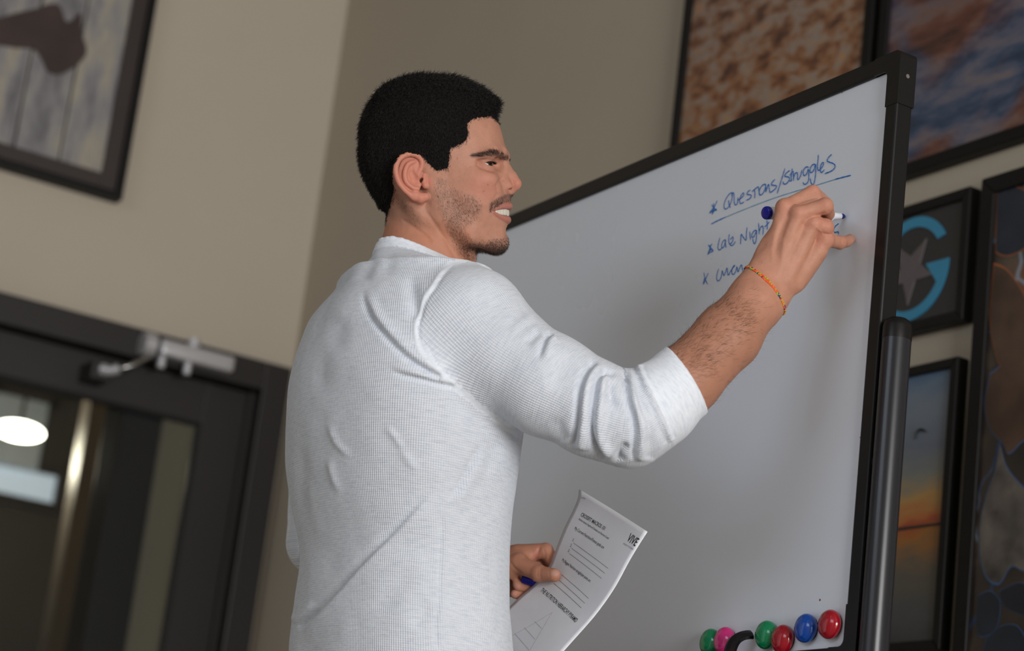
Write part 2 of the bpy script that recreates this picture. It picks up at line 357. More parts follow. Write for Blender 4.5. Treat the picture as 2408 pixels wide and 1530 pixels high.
# emblem: circle through three rim points
rx, tz, bz = qx(2233.7, 603.8, YW-.022), qz(2165.7, 507.6, YW-.022), qz(2134.4, 756.5, YW-.022)
RR = (tz-bz)/2; ecx, ecz = rx-RR, (tz+bz)/2
xc0 = ecx-(xc1-ecx)
pcv = picture('framed_emblem', 'small black framed emblem of a blue open ring and grey star', 'y', YW, T, xc0, xc1, zc0, zc1, .021, art_mat('charcoal_backing', a_dark, 0.1))
M_eblue = simple('emblem_blue', srgb(58, 140, 178), .5, noise=.04, nscale=40); M_egrey = simple('emblem_grey', srgb(98, 92, 94), .5, noise=.05, nscale=40)
def flat_shape(name, pts2, y, th, mat, parent):
    n = len(pts2); V = [(p[0], y, p[1]) for p in pts2]+[(p[0], y+th, p[1]) for p in pts2]
    F_ = [tuple(range(n)), tuple(range(n, 2*n))[::-1]]+[(i, i+n, (i+1) % n+n, (i+1) % n) for i in range(n)]
    return kid(mesh_obj(name, V, F_, mat), parent)
ri = RR*.80
angs = [math.radians(d) for d in np.linspace(30, 357, 60)]
ring = [(ecx+RR*math.cos(t), ecz+RR*math.sin(t)) for t in angs]+[(ecx+ri*.985*math.cos(math.radians(346)), ecz+ri*.985*math.sin(math.radians(346)))]
ring += [(ecx+RR*.50, ecz+RR*.01)] if False else []
ring = [(ecx+RR*math.cos(t), ecz+RR*math.sin(t)) for t in angs]+[(ecx+RR*1.0, ecz+RR*.02), (ecx+RR*.40, ecz+RR*.02), (ecx+RR*.70, ecz-RR*.36)]
ring += [(ecx+ri*math.cos(t), ecz+ri*math.sin(t)) for t in [math.radians(d) for d in np.linspace(332, 34, 56)]]
flat_shape('emblem_ring', ring, YW-.0245, .003, M_eblue, pcv)
star = []
for k in range(10):
    th = math.radians(-90+36*k); rr = RR*(.66 if k % 2 == 0 else .27); star.append((ecx-RR*.02+rr*math.cos(th), ecz-RR*.02+rr*math.sin(th)))
flat_shape('emblem_star', star, YW-.0245, .003, M_egrey, pcv)
xd1, zd1 = qx(2252, 836), qz(2252, 836); hz = qz(2160, 1236)
zd0 = zd1-(zd1-hz)/(1-.425)
pd = picture('framed_painting', 'black framed seascape at sunset with a flying bird below the emblem', 'y', YW, T, xd1-.42, xd1, zd0, zd1, .019, art_mat('sunset_seascape', a_sunset))
M_ink = simple('dark_paint', srgb(38, 44, 46), .6)
bd = [qx(2152, 1030), qz(2152, 1030)]
br_ = [ony(*q, yf+.005) for q in ((2151, 1031), (2156, 1012), (2163, 1006), (2170, 1009), (2178, 1015), (2169, 1007), (2160, 1010), (2155, 1018))]
flat_shape('painted_bird', [(p[0], p[2]) for p in br_], yf+.005, .003, M_ink, pd)
hl = [(xd1-.40, hz-.003), (xd1-.021, hz-.001), (xd1-.021, hz+.003), (xd1-.15, hz+.004), (xd1-.40, hz-.001)]
flat_shape('painted_headland', hl, yf+.006, .002, M_ink, pd)
xe0, ze1 = qx(2312, 422), qz(2312, 422)
pe_ = picture('framed_photograph', 'tall black framed print of backlit autumn leaves beside the emblem picture', 'y', YW, T+.004, xe0, xe0+.75, ze1-1.15, ze1, .034, art_mat('leaf_print', a_leaves))
# printed leaf shapes with pale rims
t = NT('leaf_print_pale'); co = t.obj(); n1 = t.n('ShaderNodeTexNoise', Scale=16.0, Detail=4.0); t.l(co, n1.inputs['Vector'])
t.l(t.ramp(n1.outputs['Fac'], [(.3, srgb(64, 60, 60)), (.7, srgb(124, 118, 112))]).outputs[0], t.b.inputs['Base Color']); M_leafA = t.m
M_leafB = simple('leaf_print_brown', srgb(84, 64, 52), .5, noise=.5, nscale=12); M_leafC = simple('leaf_print_blue', srgb(32, 40, 54), .5, noise=.4, nscale=12)
M_rimA = simple('leaf_rim_blue', srgb(62, 100, 150), .5, noise=.3, nscale=14); M_rimB = simple('leaf_rim_orange', srgb(160, 92, 50), .5, noise=.3, nscale=14)
def leaf(pts, mat, rim, off, parent):
    w_ = smooth_path([ony(px, py, YW-(T+.004)+.0075) for px, py in pts]+[ony(*pts[0], YW-(T+.004)+.0075)], 5)[:-1]
    q = [(p[0], p[2]) for p in w_ if xe0+.035 < p[0]]
    if len(q) < 5: return
    flat_shape('printed_leaf', q, yf-.004+.0072-off, .0004, mat, parent)
    c = np.mean(q, 0); o = [tuple(c+(np.array(p)-c)*1.035) for p in q]
    flat_shape('printed_leaf_rim', o, yf-.004+.0076-off, .0002, rim, parent)
leaf([(2352, 1046), (2368, 1100), (2408, 1148), (2450, 1180), (2450, 1330), (2408, 1340), (2378, 1330), (2350, 1370), (2318, 1350), (2304, 1290), (2306, 1230), (2322, 1160), (2340, 1110)], M_leafA, M_rimA, .0004, pe_)
leaf([(2330, 620), (2372, 640), (2420, 720), (2440, 820), (2410, 880), (2360, 870), (2335, 800), (2326, 700)], M_leafB, M_rimB, .0004, pe_)
leaf([(2330, 880), (2380, 850), (2425, 900), (2440, 1000), (2400, 1040), (2372, 1065), (2358, 1040), (2330, 1010), (2316, 950)], M_leafB, M_rimA, .0002, pe_)
leaf([(2300, 1400), (2330, 1390), (2352, 1420), (2340, 1480), (2300, 1490)], M_leafC, M_rimA, .0002, pe_)
leaf([(2350, 1390), (2400, 1370), (2440, 1400), (2440, 1450), (2390, 1440), (2360, 1420)], M_leafC, M_rimA, .0003, pe_)
leaf([(2320, 1500), (2360, 1470), (2400, 1480), (2420, 1560), (2310, 1580)], M_leafC, M_rimA, .0004, pe_)
leaf([(2322, 470), (2380, 440), (2430, 470), (2430, 560), (2370, 600), (2330, 570)], M_leafC, M_rimB, .0003, pe_)

# painting of weathered boards on the west wall: separate boards inside a black box frame
tF = .05
f_br = onx(288, 471, XW+tF); f_in = onx(243, 402, XW+.02)
yF1, zF0 = float(f_br[1]), float(f_br[2]); inset = yF1-float(f_in[1])
pf = picture('framed_wood_art', 'black framed art of weathered boards with a brown painted patch above the door', 'x', XW, tF, yF1-1.15, yF1, zF0, zF0+1.3, .022, None)
M_inner = simple('dark_brown_frame', srgb(52, 42, 40), .5, noise=.1, nscale=20)
yi, zi = yF1-.022, zF0+.022
for lo, hi in (((XW+.004, yi-.045, zi), (XW+tF-.012, yi, zF0+1.278)), ((XW+.004, yF1-1.128, zi), (XW+tF-.012, yi-.045, zi+.045)), ((XW+.004, yF1-1.128, zi+.045), (XW+tF-.012, yF1-1.083, zF0+1.278)), ((XW+.004, yF1-1.083, zF0+1.233), (XW+tF-.012, yi-.045, zF0+1.278))):
    kid(box('inner_frame', lo, hi, M_inner, bev=.002), pf)
t = NT('weathered_board'); co = t.obj()
n1 = t.n('ShaderNodeTexNoise', Scale=6.0, Detail=6.0, Roughness=.65); t.l(mapping(t, co, (1, 3.0, .7)), n1.inputs['Vector'])
oi = t.t.nodes.new('ShaderNodeObjectInfo')
n1b = t.math('ADD', n1.outputs['Fac'], t.math('MULTIPLY', t.math('SUBTRACT', oi.outputs['Random'], .5), .25))
rp = t.ramp(n1b, [(.22, srgb(58, 52, 54)), (.42, srgb(104, 101, 106)), (.55, srgb(134, 132, 134)), (.68, srgb(162, 155, 140)), (.8, srgb(122, 104, 100))]); t.l(rp.outputs[0], t.b.inputs['Base Color']); t.b.inputs['Roughness'].default_value = .6
t.bump(n1.outputs['Fac'], .3, .003); M_board = t.m
yb = [float(onx(x_, y_, XW+.02)[1]) for x_, y_ in ((243, 402), (138, 372), (30, 348), (-85, 315), (-190, 290), (-290, 262))]
while yb[-1] > yF1-1.083: yb.append(max(yb[-1]-.135, yF1-1.083))
for k in range(len(yb)-1):
    kid(box('plank', (XW+.006, yb[k+1]+.004, zi+.046), (XW+.022+.0015*(k % 2), yb[k]-.002, zF0+1.232), M_board, bev=.002), pf)
M_brown = simple('brown_paint_patch', srgb(58, 44, 40), .6, noise=.35, nscale=9)
blob = smooth_path([onx(x_, y_, XW+.026) for x_, y_ in ((-60, 60), (10, 38), (60, 25), (90, 18), (112, 10), (140, 12), (158, 52), (190, 30), (192, 75), (204, 118), (192, 142), (172, 160), (140, 175), (112, 168), (98, 140), (78, 115), (40, 112), (-10, 106), (-60, 118))], 4)
n = len(blob); V = [tuple(p) for p in blob]+[(p[0]-.004, p[1], p[2]) for p in blob]
kid(mesh_obj('painted_patch', V, [tuple(range(n)), tuple(range(n, 2*n))[::-1]]+[(i, i+n, (i+1) % n+n, (i+1) % n) for i in range(n)], M_brown), pf)

# ------------------------------------------------------------------ whiteboard on its stand
BA = -0.02674
BD = np.array([math.cos(BA), math.sin(BA), 0.0]); BN = np.array([math.sin(BA), -math.cos(BA), 0.0])   # along the board, out of its face
BC = P(2005, 565, 3.08)                                                                             # the writing hand touches here
def onb(px, py, off=0.0):
    v = ray(px, py); return CAM + v*(((BC+BN*off-CAM)@BN)/(v@BN))
def bst(p): q = np.asarray(p)-BC; return float(q@BD), float(p[2])
def bp(s, z, off): q = BC+BD*s+BN*off; return np.array([q[0], q[1], z])
s1, zt = bst(onb(2094, 182)); s1b, zb = bst(onb(1985, 1521)); s1 = (s1+bst(onb(2046, 786))[0]+bst(onb(1995, 1505))[0])/3
zt = (bst(onb(2077, 176.5))[1]+bst(onb(1300, 498))[1])/2
FWb = .026; s0 = s1-1.165
root_b = empty('whiteboard', tuple(bp((s0+s1)/2, 0, -.02)))
tag(root_b, 'large mobile whiteboard with black frame and blue marker handwriting', 'whiteboard')
t = NT('whiteboard_enamel'); co = t.obj(); n1 = t.n('ShaderNodeTexNoise', Scale=3.0, Detail=4.0); t.l(co, n1.inputs['Vector'])
t.l(t.ramp(n1.outputs['Fac'], [(.3, (0.78, .835, .945, 1)), (.7, (.80, .855, .96, 1))]).outputs[0], t.b.inputs['Base Color'])
t.l(t.ramp(n1.outputs['Fac'], [(.3, (.26, .26, .26, 1)), (.7, (.30, .30, .30, 1))]).outputs[0], t.b.inputs['Roughness'])
t.b.inputs['Specular IOR Level'].default_value = .5; M_wb = t.m
def prism_b(name, pts, o0, o1, mat, bev=0.0):
    n = len(pts); V = [bp(s, z, o0) for s, z in pts]+[bp(s, z, o1) for s, z in pts]
    o = mesh_obj(name, V, [tuple(range(n))[::-1], tuple(range(n, 2*n))]+[(i, (i+1) % n, (i+1) % n+n, i+n) for i in range(n)], mat)
    if bev: md = o.modifiers.new('bevel', 'BEVEL'); md.width = bev; md.segments = 2
    return kid(o, root_b)
prism_b('writing_surface', [(s0-.006, zb-.006), (s1+.006, zb-.006), (s1+.006, zt+.006), (s0-.006, zt+.006)], -.02, 0.0, M_wb)
for (a, b) in (((s0, zt), (s1-.004, zt+FWb)), ((s0, zb-FWb), (s1-.004, zb))):
    prism_b('frame_rail', [(a[0], a[1]), (b[0], a[1]), (b[0], b[1]), (a[0], b[1])], -.022, .006, M_blackplastic, .003)
for a, b in ((s1, s1+FWb), (s0-FWb, s0)):
    prism_b('frame_rail', [(a, zb+.02), (b-.0012 if a == s1 else b, zb+.02), (b-.0012 if a == s1 else b, zt-.02), (a, zt-.02)], -.022, .006, M_blackplastic, .003)
def corner(sx, sz, s_, z_):
    # rounded plastic corner: quarter frame with a small inside fillet
    pts = [(s_+sx*FWb, z_-sz*.055), (s_+sx*FWb, z_+sz*(FWb-.010))]
    pts += [(s_+sx*(FWb-.010+.010*math.cos(q)), z_+sz*(FWb-.010+.010*math.sin(q))) for q in np.linspace(.2, 1.37, 5)]
    pts += [(s_+sx*(FWb-.010), z_+sz*FWb), (s_-sx*.03, z_+sz*FWb), (s_-sx*.03, z_)]
    pts += [(s_-sx*(.010*(1-math.sin(q))), z_-sz*(.010*(1-math.cos(q)))) for q in np.linspace(0, math.pi/2, 6)]
    pts += [(s_, z_-sz*.055)]
    if sx*sz > 0: pts = pts[::-1]
    c = prism_b('corner_cap', pts, -.0235, .0066, M_blackplastic, 0)
    return c
for sx, s_ in ((1, s1), (-1, s0)):
    for sz, z_ in ((1, zt), (-1, zb)): corner(sx, sz, s_, z_)
sp_ = bp(s1+FWb, zt-.012, -.008)
kid(tube('corner_screw', [sp_-BD*.001, sp_+BD*.0012], .0032, M_steel, n=10), root_b)
# upright posts with rounded caps, cross bar, feet and castors
ptop = float(onb(2116, 748, -.010)[2])
sp_r = bst(onb(2110, 780, -.010))[0]
for sgn, se in ((1, sp_r), (-1, s0-(sp_r-s1))):
    c = lambda z, ds=0.0: bp(se+ds, z, -.010)
    prof = [(.0, .0215)] ; zs = [0.05, ptop-.016, ptop-.016, ptop-.012, ptop-.006, ptop-.001, ptop+.001]
    kid(tube('post', [c(0.05), c(ptop-.03)], [(.0185, .0205)]*2, M_post, n=28, flat=BD), root_b)
    kid(tube('post_cap', [c(ptop-.03), c(ptop-.012), c(ptop-.005), c(ptop-.0005), c(ptop+.002)], [(.0188, .0208), (.0186, .0206), (.0168, .0186), (.0115, .0128), (.003, .004)], M_blackplastic, n=28, flat=BD), root_b)
    piv = bp((se+(s1+FWb if sgn > 0 else s0-FWb))/2, (zb+zt)/2-.16, -.009)
    kid(tube('pivot', [piv-BD*.02, piv+BD*.02], .012, M_blackplastic, n=14), root_b)
    foot = [bp(se, .065, .30), bp(se, .075, .0), bp(se, .065, -.30)]
    kid(tube('foot', foot, [(.02, .016)]*3, M_post, n=12), root_b)
    for o_ in (.28, -.28):
        q = bp(se, .028, o_); kid(tube('castor', [q-BD*.011, q+BD*.011], .0275, M_blackplastic, n=20), root_b)
kid(tube('cross_bar', [bp(s0-.03, .32, 0), bp(s1+.03, .32, 0)], .014, M_post, n=14), root_b)
# pen tray and the curved black hook that rises from it in front of the board
prism_b('pen_tray', [(s0+.30, zb-.052), (s1-.22, zb-.052), (s1-.22, zb-.040), (s0+.30, zb-.040)], .0, .07, M_blackplastic, .003)
hk = smooth_path([onb(1712, 1566, .05), onb(1717, 1530, .045), onb(1727, 1507, .036), onb(1742, 1496, .026), onb(1758, 1492, .016), onb(1767, 1492, .010)], 5)
kid(tube('tray_hook', hk, [(.0042, .0085)]*len(hk), M_blackplastic, n=8, flat=(0, 0, 1), smooth=False), root_b)

# ------------------------------------------------------------------ handwriting: ribbons of ink on the board
M_pen = simple('blue_marker_ink', srgb(10, 118, 208), .4, noise=.12, nscale=300)
t = NT('faded_blue_ink'); co = t.obj(); n1 = t.n('ShaderNodeTexNoise', Scale=60.0, Detail=3.0); t.l(co, n1.inputs['Vector'])
t.l(t.ramp(n1.outputs['Fac'], [(.35, srgb(92, 158, 204)), (.65, srgb(138, 184, 214))]).outputs[0], t.b.inputs['Base Color']); M_pen2 = t.m
HX = lambda q: (1660+q[0]/6.88, 350+q[1]/6.88)      # heading crop
LX = lambda q: (1640+q[0]/7.65, 490+q[1]/7.65)      # lower lines crop
def ink(name, strokes, fx, width, mat, lift=.0006):
    V = []; Fc = []
    for k, st in enumerate(strokes):
        pts = smooth_path([onb(*fx(q)) for q in st], 5); m = len(pts)
        off = BN*(lift+.00003*k)
        i0 = len(V)
        # half discs at the ends and a ribbon between
        for i, p in enumerate(pts):
            tt = pts[min(i+1, m-1)]-pts[max(i-1, 0)]; tt = tt/np.linalg.norm(tt); nn = np.cross(BN, tt)
            ww = width*(.82+.18*math.sin(1.7*i+k))
            if i in (0, m-1): ww *= .7
            V += [p+nn*ww+off, p-nn*ww+off]
        for i in range(m-1): Fc.append((i0+2*i, i0+2*i+1, i0+2*i+3, i0+2*i+2))
        for e, d in ((0, -1), (m-1, 1)):
            tt = pts[min(e+1, m-1)]-pts[max(e-1, 0)]; tt = tt/np.linalg.norm(tt); j = len(V)
            V.append(pts[e]+tt*d*width*.7+off); Fc.append((i0+2*e, i0+2*e+1, j))
    return kid(mesh_obj(name, V, Fc, mat), root_b)
star1 = [[(185, 840), (150, 920), (110, 1000), (70, 1040)], [(100, 905), (125, 945), (150, 970), (180, 985)], [(130, 880), (128, 950), (118, 1010), (103, 1060)], [(150, 925), (105, 980), (66, 1035), (110, 1010), (150, 985), (178, 990), (140, 1000), (105, 1058)]]
heading = [[(420, 760), (430, 715), (400, 718), (360, 760), (320, 830), (297, 910), (310, 970), (345, 965), (385, 920), (415, 850), (428, 780), (432, 715)], [(370, 830), (380, 900), (400, 950)],
    [(425, 712), (455, 720), (460, 780), (462, 860), (480, 905), (510, 890), (520, 830), (523, 790)],
    [(523, 830), (570, 800), (610, 760), (618, 715), (590, 730), (560, 790), (550, 850), (570, 885), (620, 860)],
    [(720, 665), (680, 700), (670, 735), (700, 740), (735, 750), (735, 780), (700, 815), (660, 830)],
    [(755, 690), (800, 650), (850, 610)], [(790, 660), (797, 720), (795, 795)], [(850, 610), (862, 660), (868, 710), (880, 745)],
    [(970, 570), (920, 590), (875, 660), (870, 730), (895, 748), (935, 710), (965, 640), (975, 575)],
    [(968, 572), (975, 640), (975, 700)], [(978, 690), (1000, 620), (1020, 575), (1030, 640), (1040, 705)],
    [(1122, 495), (1080, 540), (1065, 580), (1100, 590), (1148, 600), (1135, 640), (1090, 680), (1045, 710)],
    [(1285, 318), (1250, 430), (1210, 560), (1160, 720)],
    [(1365, 350), (1310, 390), (1280, 440), (1310, 450), (1355, 465), (1345, 520), (1300, 570), (1260, 560), (1258, 530)],
    [(1405, 320), (1395, 390), (1385, 470), (1390, 515), (1360, 520)], [(1365, 430), (1400, 380), (1425, 370)],
    [(1420, 360), (1424, 440), (1424, 520)], [(1424, 480), (1445, 410), (1480, 385), (1490, 420), (1488, 490), (1510, 490), (1540, 430), (1560, 345)],
    [(1670, 300), (1630, 295), (1590, 340), (1582, 400), (1600, 435), (1640, 400), (1665, 330), (1672, 400), (1670, 500), (1640, 560), (1600, 575), (1580, 545)],
    [(1785, 255), (1740, 255), (1700, 310), (1692, 370), (1715, 385), (1755, 340), (1782, 262), (1785, 350), (1775, 470), (1752, 570), (1725, 575), (1705, 540), (1698, 480)],
    [(1828, 100), (1822, 180), (1812, 270), (1818, 335), (1840, 350), (1870, 320), (1905, 270), (1910, 225), (1885, 235), (1862, 290), (1858, 350), (1880, 385), (1925, 340)],
    [(2042, 92), (1995, 140), (1970, 195), (2000, 215), (2060, 235), (2098, 270), (2085, 320), (2030, 365), (1935, 402)]]
ink('handwriting', star1+heading, HX, .00105, M_pen)
ink('underline', [[(320, 1105), (600, 990), (900, 872), (1200, 765), (1500, 672), (1800, 585), (2100, 492), (2200, 465)]], HX, .0008, M_pen2)
ink('underline', [[(95, 1215), (130, 1195), (200, 1160), (322, 1104)]], HX, .0011, M_pen, .0008)
ink('underline', [[(2100, 492), (2230, 458), (2350, 428)]], HX, .0011, M_pen, .0008)
line2 = [[(265, 635), (225, 720), (190, 830)], [(200, 655), (225, 690), (255, 720), (290, 760)], [(230, 660), (240, 720), (215, 780), (190, 825), (230, 790), (288, 765), (250, 740), (215, 770)],
    [(408, 530), (385, 620), (372, 700), (395, 748), (440, 720)], [(508, 560), (465, 590), (440, 660), (450, 710), (485, 680), (505, 610), (512, 565), (510, 640), (520, 705)],
    [(580, 465), (568, 550), (575, 620), (600, 660)], [(600, 560), (640, 510), (648, 560), (620, 620), (590, 640), (620, 670), (660, 640), (688, 595)],
    [(780, 640), (785, 550), (795, 465), (830, 520), (880, 570), (885, 460), (898, 345)], [(945, 420), (952, 490), (958, 560)],
    [(1065, 395), (1030, 400), (990, 460), (985, 510), (1010, 520), (1050, 450), (1068, 392), (1068, 500), (1055, 600), (1030, 635), (1008, 590), (1003, 550)],
    [(1105, 265), (1112, 360), (1117, 460)], [(1117, 420), (1145, 340), (1180, 320), (1190, 390), (1183, 470)], [(1255, 215), (1262, 290), (1262, 380)], [(1220, 330), (1262, 290), (1300, 240)]]
ink('handwriting', line2, LX, .0010, M_pen)
line2b = [[(2150, 1210), (2100, 1250), (2068, 1310), (2075, 1345), (2110, 1350), (2140, 1340), (2152, 1376)]]
ink('handwriting', line2b+[[(2085, 1370), (2040, 1380), (2030, 1420)]], HX, .00105, M_pen)
line3 = [[(200, 1165), (160, 1250), (110, 1365)], [(122, 1160), (135, 1230), (150, 1290), (185, 1358)], [(140, 1240), (120, 1300), (108, 1368)],
    [(385, 1090), (360, 1170), (350, 1260), (375, 1305), (415, 1270), (440, 1190), (450, 1120), (465, 1170), (485, 1205), (515, 1130), (535, 1070), (545, 1140), (560, 1200), (600, 1130), (640, 1070), (675, 1030), (655, 1035), (625, 1100), (625, 1170), (655, 1185), (690, 1140)],
    [(690, 1140), (705, 1090), (715, 1050), (725, 1100), (735, 1140), (765, 1070), (795, 1015), (810, 1080), (828, 1155)],
    [(1085, 922), (1040, 940), (1000, 1000), (985, 1060), (1000, 1090)], [(1085, 922), (1080, 960), (1060, 1010)]]
ink('handwriting', line3, LX, .00098, M_pen)
M_reddot = simple('red_ink_speck', srgb(150, 40, 50), .5)
def speck(px, py, r, mat):
    c = onb(px, py, .0004); V = [c+(BD*math.cos(q)+np.array([0, 0, 1])*math.sin(q))*r for q in np.linspace(0, 2*math.pi, 9)[:-1]]
    kid(mesh_obj('ink_speck', V, [tuple(range(8))], mat), root_b)
speck(1928, 1410, .0016, M_reddot); speck(1382, 584, .0008, M_pen); speck(1980, 218, .0009, M_blackplastic); speck(2023, 1028, .0012, M_reddot)

# ------------------------------------------------------------------ magnets
def magnet(px, py, col, label):
    c = onb(px, py, .0085); s_, z_ = bst(c)
    e = empty('magnet', tuple(bp(s_, z_, 0))); tag(e, label, 'magnet', 'round magnets on the whiteboard')
    prof = [(.0, .0185), (.002, .0195), (.005, .0198), (.008, .0192), (.011, .0172), (.0135, .0138), (.0152, .0092), (.0160, .0045), (.0162, .0006)]
    V = []; Fc = []; n = 28
    for o_, rr in prof:
        for k in range(n):
            q = 2*math.pi*k/n; V.append(bp(s_+rr*math.cos(q), z_+rr*math.sin(q), o_+.0035))
    for i in range(len(prof)-1):
        for k in range(n): Fc.append((i*n+k, i*n+(k+1) % n, (i+1)*n+(k+1) % n, (i+1)*n+k))
    Fc.append(tuple(range(n))[::-1]); Fc.append(tuple((len(prof)-1)*n+k for k in range(n)))
    kid(mesh_obj('magnet_dome', V, Fc, simple('magnet_'+label.split()[0], col, .16, noise=.02, coat=.5), None, True), e)
    b0, b1 = bp(s_, z_, .0003), bp(s_, z_, .0036)
    kid(tube('magnet_base', [b0, b1], .0165, M_blackplastic, n=24), e)
magnet(1669.5, 1510, srgb(0, 132, 84), 'green round magnet beside the pink magnet')
magnet(1703.5, 1506, srgb(214, 46, 128), 'pink round magnet beside the black hook')
magnet(1801, 1492, srgb(0, 132, 84), 'green round magnet between the black hook and a red magnet')
magnet(1839.5, 1502, srgb(160, 12, 32), 'red round magnet between the green and blue magnets')
magnet(1894, 1476.5, srgb(0, 72, 168), 'blue round magnet between two red magnets')
magnet(1950.5, 1467.5, srgb(160, 12, 32), 'red round magnet in the corner of the whiteboard')

# ================================================================== the person
# ---- implicit surfaces: smooth unions of round cones and ellipsoids, meshed by surface nets
f32 = np.float32
def smin(a, b, k): h = np.clip(.5+.5*(b-a)/k, 0, 1); return b+(a-b)*h-k*h*(1-h)
def smax(a, b, k): return -smin(-a, -b, k)
def ssub(a, b, k): return smax(a, -b, k)
def cone(p, a, b, r1, r2):
    a = np.asarray(a, f32); ab = np.asarray(b, f32)-a; q = p-a; t = np.clip(q@ab/max(float(ab@ab), 1e-9), 0, 1)
    return np.sqrt(((q-t[:, None]*ab)**2).sum(1))-(r1+(r2-r1)*t)
def chain(p, pts, rs, k=0.0):
    d = None
    for i in range(len(pts)-1):
        c = cone(p, pts[i], pts[i+1], rs[i], rs[i+1]); d = c if d is None else (np.minimum(d, c) if k <= 0 else smin(d, c, k))
    return d
def schain(p, pts, rs, k=0.0, n=4):
    pr = smooth_path(np.c_[np.asarray(pts, float), np.asarray(rs, float)], n); return chain(p, pr[:, :3], pr[:, 3], k)
def ell(p, c, r, M=None):
    q = p-np.asarray(c, f32)
    if M is not None: q = q@np.asarray(M, f32)
    r = np.asarray(r, f32); k0 = np.sqrt(((q/r)**2).sum(1))+1e-6; k1 = np.sqrt(((q/(r*r))**2).sum(1))+1e-9
    return k0*(k0-1)/k1
def mesh_sdf(f, lo, hi, h, B=8, newton=1):
    lo = np.asarray(lo, float); hi = np.asarray(hi, float)
    nb = np.ceil((hi-lo)/(h*B)).astype(int); N = nb*B
    ci = np.stack(np.meshgrid(*[np.arange(k) for k in nb], indexing='ij'), -1).reshape(-1, 3)
    fc = f((lo+(ci*B+(B-1)/2)*h).astype(f32))
    Fd = np.repeat(np.repeat(np.repeat(np.where(fc < 0, -1., 1.).astype(f32).reshape(nb), B, 0), B, 1), B, 2)
    keep = ci[np.abs(fc) < h*B*1.15]
    o = np.stack(np.meshgrid(*[np.arange(B)]*3, indexing='ij'), -1).reshape(-1, 3)
    for s in range(0, len(keep), 400):
        g = (keep[s:s+400, None, :]*B+o[None]).reshape(-1, 3)
        Fd[g[:, 0], g[:, 1], g[:, 2]] = f((lo+g*h).astype(f32))
    S = Fd < 0
    acc = np.zeros(tuple(N-1), np.int8)
    for dx in (0, 1):
        for dy in (0, 1):
            for dz in (0, 1): acc += S[dx:N[0]-1+dx, dy:N[1]-1+dy, dz:N[2]-1+dz]
    act = np.argwhere((acc > 0) & (acc < 8)); idx = np.full(tuple(N-1), -1, np.int32); idx[act[:, 0], act[:, 1], act[:, 2]] = np.arange(len(act))
    cs = [(dx, dy, dz) for dx in (0, 1) for dy in (0, 1) for dz in (0, 1)]
    val = np.stack([Fd[act[:, 0]+c[0], act[:, 1]+c[1], act[:, 2]+c[2]] for c in cs], 1)
    sm = np.zeros((len(act), 3)); cn = np.zeros(len(act))
    for i in range(8):
        for j in range(i+1, 8):
            if sum(abs(cs[i][k]-cs[j][k]) for k in range(3)) != 1: continue
            m = (val[:, i] < 0) != (val[:, j] < 0); t = np.where(m, val[:, i]/np.where(m, val[:, i]-val[:, j], 1), 0)
            sm += np.where(m[:, None], np.array(cs[i])+t[:, None]*(np.array(cs[j])-np.array(cs[i])), 0); cn += m
    V = lo+(act+sm/cn[:, None])*h
    Q = []
    for ax in range(3):
        b, c = (ax+1) % 3, (ax+2) % 3
        s0 = [slice(None)]*3; s1 = [slice(None)]*3; s0[ax] = slice(0, -1); s1[ax] = slice(1, None)
        e = np.argwhere(S[tuple(s0)] != S[tuple(s1)]); e = e[(e[:, b] > 0) & (e[:, c] > 0) & (e[:, b] < N[b]-1) & (e[:, c] < N[c]-1)]
        ins = S[e[:, 0], e[:, 1], e[:, 2]]
        q = []
        for ob, oc in ((-1, -1), (0, -1), (0, 0), (-1, 0)):
            z = e.copy(); z[:, b] += ob; z[:, c] += oc; q.append(idx[z[:, 0], z[:, 1], z[:, 2]])
        q = np.stack(q, 1); q[~ins] = q[~ins][:, ::-1]; Q.append(q)
    Q = np.concatenate(Q)
    for _ in range(newton):
        v = V.astype(f32); f0 = f(v); e = h*.5; g = np.stack([(f(v+np.array(d, f32)*e)-f0)/e for d in ((1, 0, 0), (0, 1, 0), (0, 0, 1))], 1)
        st = f0[:, None]*g/((g**2).sum(1)[:, None]+1e-6); ln = np.sqrt((st**2).sum(1)); st *= np.minimum(1, h*.8/(ln+1e-12))[:, None]; V = V-st
    return V, Q
def vnormals(V, Q):
    n = np.cross(V[Q[:, 2]]-V[Q[:, 0]], V[Q[:, 3]]-V[Q[:, 1]]); o = np.zeros_like(V)
    for k in range(4):
        for a in range(3): o[:, a] += np.bincount(Q[:, k], n[:, a], len(V))
    return o/(np.linalg.norm(o, axis=1)[:, None]+1e-12)
def relax(V, Q, it=1, w=.5):
    for _ in range(it):
        s = np.zeros_like(V); c = np.bincount(Q.ravel(), minlength=len(V)).astype(float)
        for k in range(4):
            for a in range(3): s[:, a] += np.bincount(Q[:, k], (V[Q[:, (k+1) % 4], a]+V[Q[:, (k+3) % 4], a])/2, len(V))
        V = V*(1-w)+w*s/c[:, None]
    return V
